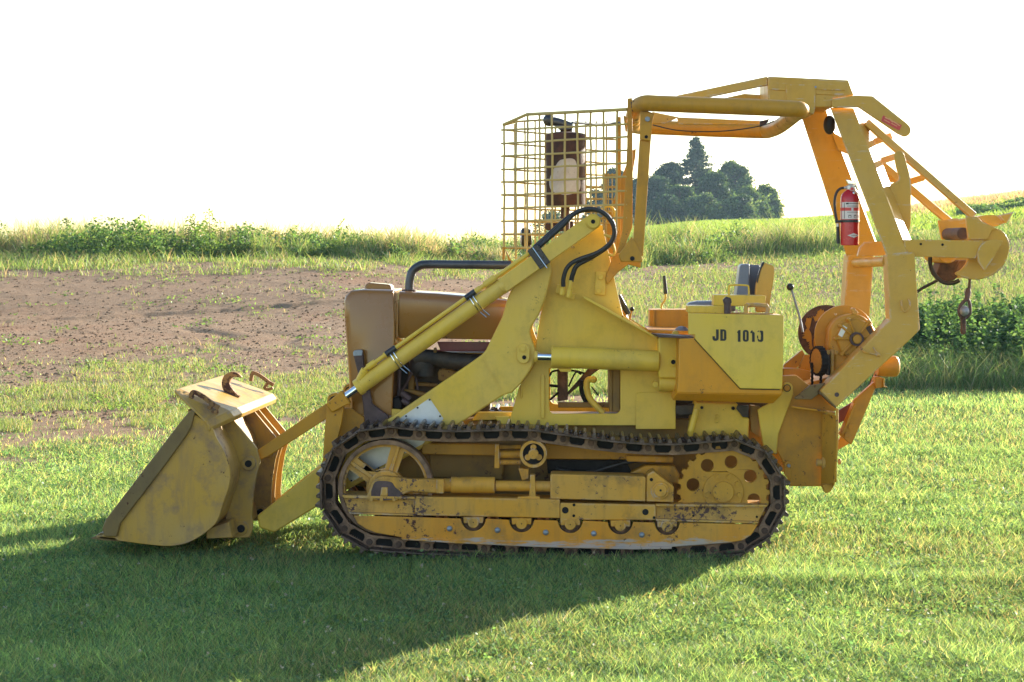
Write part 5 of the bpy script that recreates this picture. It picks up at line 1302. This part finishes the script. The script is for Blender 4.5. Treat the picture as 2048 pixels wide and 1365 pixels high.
# ---------------- mown lawn
N1 = 1250000
x, y, d, u = scatter(N1, 6.3, 26, -.36, .30, 1.0)
le = lawn_edge(0, u)
thin = sstep(le - 5.5, le + 5.0, d) * sstep(.12, .0, u) + sstep(le - .6, le + .8, d) * sstep(.0, .12, u)
pat = .55 * fbm(x, y * .55, .9, 1, 4) + .45 * fbm(x, y * .8, 3.2, 3, 3)
keep = rng.random(N1) > sstep(.62 - .42 * thin, .74 - .42 * thin, pat) * np.minimum(.9, thin * 2.2)
keep &= rng.random(N1) > thin * .55
keep &= rng.random(N1) < .50 + 1.1 * (fbm(x, y, 3.5, 0, 3) - .22)
x, y, d, u, thin = x[keep], y[keep], d[keep], u[keep], thin[keep]
n = len(x); clump = fbm(x, y, 3.5, 0, 3); big = fbm(x, y, .7, 2, 3)
rut = np.zeros(n)
for dr, wd in ((9.2, .10), (12.4, .12), (13.7, .10), (15.4, .16), (17.4, .2), (11.2, .07)):
    rut = np.maximum(rut, np.exp(-((d + .03 * x + .12 * np.sin(x * 1.3 + dr) - dr) / wd) ** 2) * sstep(.45, .6, vnoise(x, y * .2, .8, 3)))
h = (.026 + .040 * rng.random(n) ** 1.3) * (.65 + .75 * clump) * (1 + .5 * rut) * (1 + .4 * (rng.random(n) > .96)) * (1 - .25 * thin)
w = .0042 * (d / 8) ** .75 * (.8 + .6 * rng.random(n))
c = pal(n, [(.22, .345, .115), (.25, .375, .125), (.18, .31, .115), (.33, .42, .17), (.10, .21, .10), (.07, .145, .075)], .28)
c *= (.58 + .88 * big)[:, None]; dry = (rng.random(n) < .06 + .10 * (big < .42) + .12 * thin); c[dry] = pal(dry.sum(), [(.42, .38, .19), (.36, .32, .16)])
g = blades("grass", x, y, h, w, .35 + .75 * rng.random(n), c, GRASS); g["kind"] = "stuff"; g["label"] = "short mown green lawn grass"
# clover and small broad leaves in the sward
n = 90000
x, y, d, u = scatter(n, 6.3, 17, -.36, .30, 1.15)
k = fbm(x, y, 1.6, 1, 3) > .47; x, y, d, u = x[k], y[k], d[k], u[k]; n = len(x)
P = np.stack([x, y, ground(x, y) + .022 + .035 * rng.random(n)], -1)
co, q, cc = leaves("", P, (.014 + .013 * rng.random(n)) * (d / 8) ** .5, pal(n, [(.15, .27, .09), (.20, .31, .10), (.11, .21, .08)]), WEED, .75)
cl = np_mesh("clover", co, q, WEED, cc); cl["kind"] = "stuff"; cl["label"] = "clover leaves among the mown grass"
# white clover heads
n = 260
x, y, d, u = scatter(n, 6.5, 12, -.33, .27, 1.5)
z = ground(x, y) + .045 + .02 * rng.random(n); P = np.repeat(np.stack([x, y, z], -1), 16, 0) + rng.normal(size=(n * 16, 3)) * .0035
co, q, cc = leaves("", P, np.full(n * 16, .007), pal(n * 16, [(.55, .52, .46), (.48, .40, .38)]), WEED, .1)
fw = np_mesh("clover_flowers", co, q, WEED, cc); fw["kind"] = "stuff"; fw["label"] = "small white clover flower heads in the lawn"

# ---------------- rough field: sprouts over bare soil
n = 480000
x, y, d, u = scatter(n, 17, 60, -.36, .30, .9)
e = lawn_edge(0, u)
left = sstep(.04, -.10, u)
cov = (.36 + .58 * sstep(-.06, .10, u)) + .55 * sstep(e + 11, e, d) + .30 * sstep(37.5, 41, d) * left + .4 * sstep(.14, .2, u) + .10 * sstep(-.10, -.02, u)
cov = cov - .20 * sstep(25, 29, d) * sstep(40, 37, d) * left
pn = .45 * fbm(x, y * .6, .6, 2, 4) + .55 * fbm(x, y, 2.6, 1, 3)
keep = (pn < .34 + .26 * np.clip(cov, 0, 1.2)) & (d > e + .5)
keep &= rng.random(n) < np.clip(.15 + .8 * cov, .10, 1)
x, y, d, u, left = x[keep], y[keep], d[keep], u[keep], left[keep]; n = len(x)
h = (.025 + .055 * rng.random(n) ** 1.5) * (1 + 1.1 * (1 - left)) * (.8 + .9 * vnoise(x, y, .5, 3)) + .18 * (rng.random(n) < .02) * rng.random(n); w = .0065 * (d / 20) ** .9 * (.7 + .8 * rng.random(n))
c = pal(n, [(.18, .27, .065), (.21, .30, .08), (.15, .23, .065), (.26, .30, .11)]); dry = rng.random(n) < .22; c[dry] = pal(dry.sum(), [(.40, .33, .19), (.33, .27, .16)])
s = blades("field_sprouts", x, y, h, w, .3 + .8 * rng.random(n), c, WEED); s["kind"] = "stuff"; s["label"] = "sparse green sprouts over the bare field"
n = 110000
x, y, d, u = scatter(n, 19, 56, -.36, .30, .8)
cov = .16 + .75 * sstep(-.03, .14, u) + .45 * sstep(38.5, 42, d)
k = (fbm(x, y, 1.3, 3, 4) < .30 + .28 * cov) & (d > lawn_edge(0, u) + 1); x, y, d, u = x[k], y[k], d[k], u[k]; n = len(x)
P = np.stack([x, y, ground(x, y) + .015 + .14 * rng.random(n) ** 2 * (.35 + .65 * sstep(-.03, .1, u))], -1)
co, q, cc = leaves("", P, (.025 + .04 * rng.random(n)) * (d / 30) ** .5, pal(n, [(.15, .25, .065), (.19, .28, .07), (.12, .20, .06)]), WEED, .5)
o = np_mesh("field_weeds", co, q, WEED, cc); o["kind"] = "stuff"; o["label"] = "low leafy weeds scattered over the field"
# clods
n = 22000
x, y, d, u = scatter(n, 18, 46, -.36, .16, .8)
k = rng.random(n) < .25 + .9 * sstep(0, -.12, u); x, y, d = x[k], y[k], d[k]; n = len(x)
r = (.006 + .015 * rng.random(n) ** 3) * (d / 26) ** .5; z = ground(x, y) + r * .3
oct_ = np.array([(1, 0, 0), (0, 1, 0), (-1, 0, 0), (0, -1, 0), (0, 0, 1), (0, 0, -.6)], float)
V = oct_[None] * (r[:, None, None]) * (.7 + .6 * rng.random((n, 6, 1))); V[:, :, 0] *= (1.0 + .6 * rng.random(n))[:, None]
V += np.stack([x, y, z], -1)[:, None]
F = np.array([(0, 1, 4), (1, 2, 4), (2, 3, 4), (3, 0, 4), (1, 0, 5), (2, 1, 5), (3, 2, 5), (0, 3, 5)])
q = (np.arange(n)[:, None, None] * 6 + F[None]).reshape(-1, 3)
o = np_mesh("soil_clods", V.reshape(-1, 3), q, FIELD_M); o["kind"] = "stuff"; o["label"] = "clods and stones on the bare soil"

# ---------------- tall weeds along the crest
UC = [-.42, -.12, 0, .04, .12, .17, .20, .3]; DC = [43.5, 44.5, 46, 48, 51, 53, 52, 54]
n = 180000
u = -.54 + rng.random(n) * .86; t = rng.random(n) ** 1.15
dc = np.interp(u, UC, DC); wx_ = (u * dc)
front = 6.5 * (fbm(wx_, wx_ * 0, .55, 1, 4) - .5)
d = dc + front + (t - .06) * np.interp(u, [-.4, -.1, .1, .3], [8, 8, 9, 12]); x = u * d; y = d - 10
cl1 = fbm(x, y, .55, 1, 3); cl2 = fbm(x, y, 1.9, 2, 3)
dens = sstep(.36, .56, .5 * cl1 + .5 * cl2)
k = rng.random(n) < .12 + .78 * dens; k &= rng.random(n) < np.interp(u, [.11, .16, .2, .3], [1, .7, .35, .3])
x, y, d, u, cl1, cl2, t = x[k], y[k], d[k], u[k], cl1[k], cl2[k], t[k]; n = len(x)
h = (.12 + (.20 + .85 * sstep(.35, .65, cl1)) * (.25 + .75 * rng.random(n) ** 1.3) * (.55 + .9 * cl2)) * np.interp(u, [-.3, -.15, -.03, .05, .11, .15, .18, .3], [.85, .8, .75, .85, .95, .6, .3, .25]) * (.45 + .55 * sstep(0, .12, t))
tan = rng.random(n) < .16 + .55 * sstep(.52, .62, fbm(x, y, .4, 3, 3))
c = pal(n, [(.20, .28, .075), (.16, .25, .07), (.25, .32, .10), (.12, .19, .06)]); c[tan] = pal(tan.sum(), [(.44, .36, .22), (.38, .30, .20), (.33, .31, .16)])
o = blades("tall_grass", x, y, h, .014 + .020 * rng.random(n), .15 + .75 * rng.random(n), c, WEED); o["kind"] = "stuff"; o["label"] = "band of tall weeds and seeding grass along the field crest"
n = 250000
u = -.54 + rng.random(n) * .86
dc = np.interp(u, UC, DC); wx_ = (u * dc); front = 6.5 * (fbm(wx_, wx_ * 0, .55, 1, 4) - .5); d = dc + front + (rng.random(n) - .12) * 6; x = u * d; y = d - 10
cl_ = .6 * fbm(x, y, .6, 2, 3) + .4 * fbm(x, y, 2.2, 0, 2); k = (cl_ > .47) & (rng.random(n) < .55 + (u < .0) * .3) & (rng.random(n) < np.interp(u, [.11, .16, .2, .3], [1, .5, .25, .2])); x, y, d, u, cl_ = x[k], y[k], d[k], u[k], cl_[k]; n = len(x)
P = np.stack([x, y, ground(x, y) + rng.random(n) ** .8 * (.10 + 2.7 * (cl_ - .46)) * np.interp(u, [.11, .17], [1, .5])], -1)
co, q, cc = leaves("", P, .045 + .075 * rng.random(n), pal(n, [(.10, .19, .055), (.13, .22, .06), (.075, .14, .05), (.19, .28, .075)]), WEED, .4)
o = np_mesh("leafy_weeds", co, q, WEED, cc); o["kind"] = "stuff"; o["label"] = "leafy weed thicket within the crest band"

# single tall weeds standing above the crest, measured along the skyline
def tall_weed(px, top, base, d, spread, col_, label, dens=1.0):
    s = d / F_PX; x0 = (px - CX) * s; y0 = d - 10; z0 = float(ground(np.array([x0]), np.array([y0]))[0]); H = max(.35, CAM_H - (top - CY) * s - z0)
    nst = max(1, int(2 * spread)); Pp = []; stem = MB()
    for k in range(nst):
        ox, oy = (rng.random() - .5) * .30 * spread, (rng.random() - .5) * .3 * spread; hh = H * (1 if k == 0 else .55 + .4 * rng.random()); lx, ly = (rng.random() - .5) * .22 * hh, (rng.random() - .5) * .2 * hh
        stem.tube([(x0 + ox, y0 + oy, z0 - .02), (x0 + ox + lx * .4, y0 + oy + ly * .4, z0 + hh * .5), (x0 + ox + lx, y0 + oy + ly, z0 + hh)], [.012, .009, .004], 5)
        m_ = int(190 * hh * dens)
        for j in range(m_):
            t = .12 + .88 * rng.random(); a = rng.random() * 6.28; r = (.05 + .13 * (1 - t) + .03) * (.6 + rng.random()) * (.7 + .35 * spread)
            Pp.append((x0 + ox + lx * t + math.cos(a) * r, y0 + oy + ly * t + math.sin(a) * r, z0 + hh * t + (rng.random() - .6) * .05))
    Pp = np.array(Pp); co, q, cc = leaves("", Pp, .035 + .065 * rng.random(len(Pp)), pal(len(Pp), col_), WEED, .5)
    root = thing("tall_weed", label, "weed", (x0, y0, z0), "tall weeds on the field crest")
    f = np_mesh("foliage", co, q, WEED, cc); put(f, root)
    stem.build("stem", M['weedstem'], root)
M['weedstem'] = simple("weed_stem", (.09, .12, .04), .7, 0, .2, 5)
GD, GL, GT = [(.085, .16, .05), (.11, .19, .05)], [(.16, .25, .055), (.20, .28, .065)], [(.24, .26, .09), (.32, .27, .13)]
for px, top, sp_, c_, lb in (
    (148, 434, .9, GD, "upright narrow weed with dark leaves left of the big leafy bush"),
    (207, 443, 2.6, GD, "broad dark leafy bush on the left crest"),
    (252, 434, .8, GD, "single thin dark stalk just right of the broad leafy bush"),
    (302, 441, 1.3, GL, "light green leaning weed between the thin stalk and the tall spire clump"),
    (371, 450, 1.6, GD, "low dark clump at the foot of the spire weeds"),
    (398, 430, 1.2, GL, "pale upright weed beside the tallest spire"),
    (411, 420, .8, GL, "tallest slender spire weed on the crest"),
    (440, 440, .8, GL, "short slender spire right of the tallest one"),
    (488, 450, 1.6, GD, "rounded dark weed clump right of the spires"),
    (465, 454, .8, GT, "yellowing thin weed left of the rounded dark clump"),
    (172, 462, 1.4, GL, "small light green weed at the edge of the broad bush"),
    (283, 492, 1.7, GL, "bright yellow green bush low on the bank"),
    (737, 464, .7, GT, "lone dry stalk above the crest left of the wire cage"),
    (560, 462, .7, GT, "thin dry stalk halfway between the spires and the cage")):
    tall_weed(px, top, 0, 43.6 if px == 283 else 45.0, sp_, c_, lb)

# ---------------- dark weed thicket on the right, beyond the tail of the arch
n = 130000
u = .158 + rng.random(n) * .15; d = 22.2 + 2.2 * fbm(u * 24, u * 0, .8, 3, 3) + 5.4 * rng.random(n) ** .8; x = u * d; y = d - 10
nn = .6 * fbm(x, y, .8, 1, 3) + .4 * fbm(x, y, 2.4, 2, 2)
prof = np.interp(d, [22.2, 23.4, 25, 27, 29.2], [.15, .65, 1.0, .9, .4]) * np.interp(u, [.158, .175, .19, .3], [.3, .75, .95, 1.05])
P = np.stack([x, y, ground(x, y) + prof * (.12 + .95 * sstep(.25, .75, nn)) * rng.random(n) ** .5], -1)
co, q, cc = leaves("", P, .035 + .065 * rng.random(n), pal(n, [(.075, .16, .06), (.095, .185, .065), (.055, .125, .05), (.14, .23, .07)]), WEED, .45)  # greens darkened to stand for a shadow lying over the thicket
o = np_mesh("weed_thicket", co, q, WEED, cc); o["kind"] = "stuff"; o["label"] = "dense weed thicket with shade in its leaf colour at the lawn edge on the right"
n = 16000
u = .154 + rng.random(n) * .145; d = 21.9 + 5 * rng.random(n); x = u * d; y = d - 10
c = pal(n, [(.10, .19, .06), (.14, .23, .07), (.26, .27, .13)])
o = blades("thicket_grass", x, y, .12 + .42 * rng.random(n) ** 1.5, .007 + .007 * rng.random(n), .3 + .9 * rng.random(n), c, WEED); o["kind"] = "stuff"; o["label"] = "long grass stems in the weed thicket"
n = 26000
u = .205 + rng.random(n) * .09; d = 74 + 26 * rng.random(n); x = u * d; y = d - 10; nn = fbm(x, y, .35, 1, 3)
k = nn > .50 + .10 * sstep(.24, .21, u); x, y, d, nn = x[k], y[k], d[k], nn[k]; n = len(x)
P = np.stack([x, y, ground(x, y) + (.05 + 1.5 * (nn - .5)) * rng.random(n) ** .6], -1)
co, q, cc = leaves("", P, .10 + .16 * rng.random(n), pal(n, [(.07, .14, .05), (.095, .17, .055), (.15, .22, .08)]), WEED, .45)
o = np_mesh("hillside_scrub", co, q, WEED, cc); o["kind"] = "stuff"; o["label"] = "low dark scrub on the right hillside"
P = []
for k in range(110):
    u_ = .168 + rng.random() * .13; d_ = 22.7 + 3.5 * rng.random(); x_ = u_ * d_; y_ = d_ - 10; z_ = float(ground(np.array([x_]), np.array([y_]))[0]); H_ = (.6 + .65 * rng.random()) * (.6 if u_ < .19 else 1)
    m_ = int(130 * H_); t_ = rng.random(m_) ** .7; lx, ly = (rng.random(2) - .5) * .4 * H_
    P.append(np.stack([x_ + lx * t_ + rng.normal(size=m_) * .07 * (1.2 - t_), y_ + ly * t_ + rng.normal(size=m_) * .07 * (1.2 - t_), z_ + H_ * t_], -1))
P = np.concatenate(P); n = len(P)
co, q, cc = leaves("", P, .028 + .045 * rng.random(n), pal(n, [(.10, .19, .06), (.13, .22, .065), (.075, .15, .055)]), WEED, .6)
o = np_mesh("thicket_stalks", co, q, WEED, cc); o["kind"] = "stuff"; o["label"] = "leafy stalks sticking out of the dark weed thicket"
# bank weeds below the crest on the left
n = 34000
u = -.54 + rng.random(n) * .56; d = np.interp(u, UC, DC) - 5.5 * rng.random(n) ** 1.6; x = u * d; y = d - 10
k = fbm(x, y, .9, 3, 4) > .40 + .16 * sstep(-.28, -.10, u) + .10 * (np.interp(u, UC, DC) - d) / 5.5; x, y, d, u = x[k], y[k], d[k], u[k]; n = len(x)
c = pal(n, [(.19, .28, .07), (.15, .24, .065), (.25, .32, .10)]); tan = rng.random(n) < .2; c[tan] = pal(tan.sum(), [(.42, .35, .2), (.34, .28, .17)])
o = blades("bank_grass", x, y, .06 + .26 * rng.random(n) ** 2, .012 + .012 * rng.random(n), .3 + .9 * rng.random(n), c, WEED); o["kind"] = "stuff"; o["label"] = "uneven green tufts on the bank below the crest"
# hill crop and the brown strip
n = 90000
u = -.03 + rng.random(n) * .35; d = 62 * (175 / 62) ** rng.random(n); x = u * d; y = d - 10
strip = np.exp(-((d - 112 - 14 * fbm(x, y, .05, 1, 2)) / 15) ** 2) * sstep(.16, .19, u)
bare2 = (fbm(x, y, .12, 2, 3) > .56) & (d < 100)
k = (~bare2 | (rng.random(n) < .25)) & (rng.random(n) < sstep(-.03, .05, u)); x, y, d, strip = x[k], y[k], d[k], strip[k]; n = len(x)
c = pal(n, [(.18, .28, .06), (.21, .31, .07), (.15, .23, .05)]); b_ = rng.random(n) < strip * 1.3; c[b_] = pal(b_.sum(), [(.46, .32, .22), (.40, .28, .20)])
o = blades("hill_crop", x, y, .12 + .16 * rng.random(n) + .5 * strip, .06 + .05 * rng.random(n), .3 + .5 * rng.random(n), c, GRASS); o["kind"] = "stuff"; o["label"] = "crop rows and brown grass strip on the far hill"

# ---------------- trees beyond the crest
M['bark'] = simple("tree_bark", (.09, .07, .055), .9, 0, .3, 3)
def tree(kind, px, top, halfw, d, basez, cols, label, conif=False, nl=26000, name="deciduous_tree"):
    s = d / F_PX; x0 = (px - CX) * s; y0 = d - 10; zt = CAM_H - (top - CY) * s; H = zt - basez; W = halfw * s * (1 if conif else 1.25)
    root = thing(name, label, "tree", (x0, y0, basez), "trees beyond the crest")
    b = MB(); b.tube([(x0, y0, basez - .5), (x0 + .1, y0, basez + H * .45), (x0, y0, basez + H * .93)], [.30, .2, .05], 8); limbs = []
    for k in range(9):
        a = rng.random() * 6.28; z = basez + H * (.2 + .6 * rng.random()); L = W * (.5 + .4 * rng.random()); up = -.05 if conif else .5
        b.tube([(x0, y0, z), (x0 + math.cos(a) * L * .5, y0 + math.sin(a) * L * .5, z + L * up * .4), (x0 + math.cos(a) * L, y0 + math.sin(a) * L, z + L * up)], [.10, .07, .03], 6)
    b.build("trunk", M['bark'], root)
    if conif:
        nb = 300; P = []; T = []
        for k in range(nb):
            t = (k + rng.random()) / nb; a = rng.random() * 6.28; z = basez + H * (.06 + .94 * t); r = W * (1 - t) ** .80 * (.45 + .75 * rng.random() ** 1.2) + .22
            m_ = max(6, int(nl / nb * (1.4 - t)))
            q_ = rng.random(m_) ** .7; 
            P.append(np.stack([x0 + math.cos(a) * r * q_ + rng.normal(size=m_) * .16, y0 + math.sin(a) * r * q_ + rng.normal(size=m_) * .16, z - .32 * r * q_ ** 1.3 + .22 * r * q_ ** 3 + rng.normal(size=m_) * .10], -1)); T.append(np.full(m_, .6 + .9 * rng.random()))
        P = np.concatenate(P); sz = .22 + .26 * rng.random(len(P))
    else:
        nc = 80; P = []; T = []
        for k in range(nc):
            a = rng.random() * 6.28; ph = rng.random(); zz = .14 + .86 * ph ** .9
            env = math.sqrt(max(.01, 1 - ((zz - .38) / .64) ** 2)) if zz > .38 else .85 + .15 * zz / .38
            r = W * env * (.15 + .72 * rng.random() ** .6); cr_ = W * (.26 + .22 * rng.random()) * (1.1 - .5 * zz)
            c0 = np.array([x0 + math.cos(a) * r, y0 + math.sin(a) * r, basez + H * zz - cr_ * .75])
            m_ = int(nl / nc); v = rng.normal(size=(m_, 3)); v /= np.linalg.norm(v, axis=1)[:, None]; v *= (rng.random(m_) ** .40 * cr_)[:, None]; v += rng.normal(size=(m_, 3)) * .22; v[:, 2] *= .75
            P.append(c0 + v); T.append(np.full(m_, .55 + 1.1 * rng.random() ** 1.3))
        P = np.concatenate(P); sz = .20 + .30 * rng.random(len(P))
    T = np.concatenate(T)[:, None]; cl_c = pal(len(P), cols, .2) * T; cl_c[:, 0:1] *= .85 + .25 * T
    co, q, cc = leaves("", P, sz, cl_c, TREE, .3)
    f = np_mesh("crown", co, q, TREE, cc); put(f, root)
BL, BG, BY = [(.035, .075, .035), (.046, .09, .04)], [(.055, .11, .04), (.07, .125, .042)], [(.09, .165, .045), (.11, .18, .05)]
tree("c", 1392, 277, 98, 240, 2.4, [(.042, .075, .05), (.052, .09, .055)], "tall dark spruce rising highest above the other trees", True, 30000, "spruce_tree")
tree("b", 1338, 322, 34, 236, 2.4, BL, "rounded dark green tree just left of the spruce")
tree("b", 1312, 350, 32, 228, 2.4, BL, "lower dark tree beside the canopy post, left of the spruce")
tree("b", 1362, 372, 34, 220, 2.4, BG, "low broad tree in front of the spruce foot")
tree("b", 1428, 345, 36, 226, 2.6, BG, "green tree at the right foot of the spruce")
tree("b", 1470, 322, 36, 240, 2.8, BG, "tall loose crowned tree right of the spruce")
tree("b", 1500, 375, 34, 225, 2.8, BY, "yellow green tree near the right end of the grove")
tree("b", 1530, 372, 26, 232, 3.0, BY, "smallest light tree at the right tip of the grove")
tree("b", 1232, 338, 26, 240, 2.0, BL, "dark tree seen through the right side of the wire cage")
tree("b", 1196, 380, 30, 238, 2.0, BG, "low tree seen through the cage below the muffler", nl=3800)
tree("b", 1105, 418, 34, 245, 1.2, BG, "small far tree behind the left of the muffler", nl=3000)
tree("b", 1275, 360, 34, 234, 2.2, BL, "dark tree hidden behind the yellow canopy post")
tree("b", 1408, 388, 40, 216, 2.3, BG, "broad low tree filling the middle of the grove under the spruce")
tree("b", 1476, 392, 38, 214, 2.6, BG, "round low tree below the loose crowned tree")
tree("b", 1330, 392, 36, 214, 2.2, BL, "low dark round tree at the left foot of the grove")
# no tree outside the frame; the weed thicket's shadow is in its leaf colours
# ---------------- overhead wire, far above the field
b = MB(); d_ = 110
wp = []
for px_, py_ in ((1436, 0), (1640, 38), (1856, 72)):
    wp.append(Vector(((px_ - CX) * d_ / F_PX, d_ - 10, CAM_H - (py_ - CY) * d_ / F_PX)))
dirn = wp[2] - wp[0]
pts = [wp[0] + dirn * t + Vector((0, 0, .9 * (t - .5) ** 2)) for t in np.linspace(-3.2, 3.5, 28)]
b.tube(pts, .007, 6)
wo = b.build("overhead_wire", M['pipe']); tag(wo, "thin wire crossing the white sky at the top of the photo", "wire")
# ------------------------------------------------------------------ hazy air
hz = MB(); hz.box((-420, -14, -9), (420, 330, 30))
hm = bpy.data.materials.new("haze_air"); hm.use_nodes = True
hn_ = hm.node_tree; hn_.nodes.clear()
ho = hn_.nodes.new("ShaderNodeOutputMaterial"); hv = hn_.nodes.new("ShaderNodeVolumePrincipled")
hv.inputs["Color"].default_value = (.55, .78, 1.0, 1); hv.inputs["Density"].default_value = .0002; hv.inputs["Anisotropy"].default_value = .35
hn_.links.new(hv.outputs[0], ho.inputs["Volume"])
hb = hz.build("haze", hm); hb["kind"] = "stuff"; hb["label"] = "thin pale summer haze over the fields"
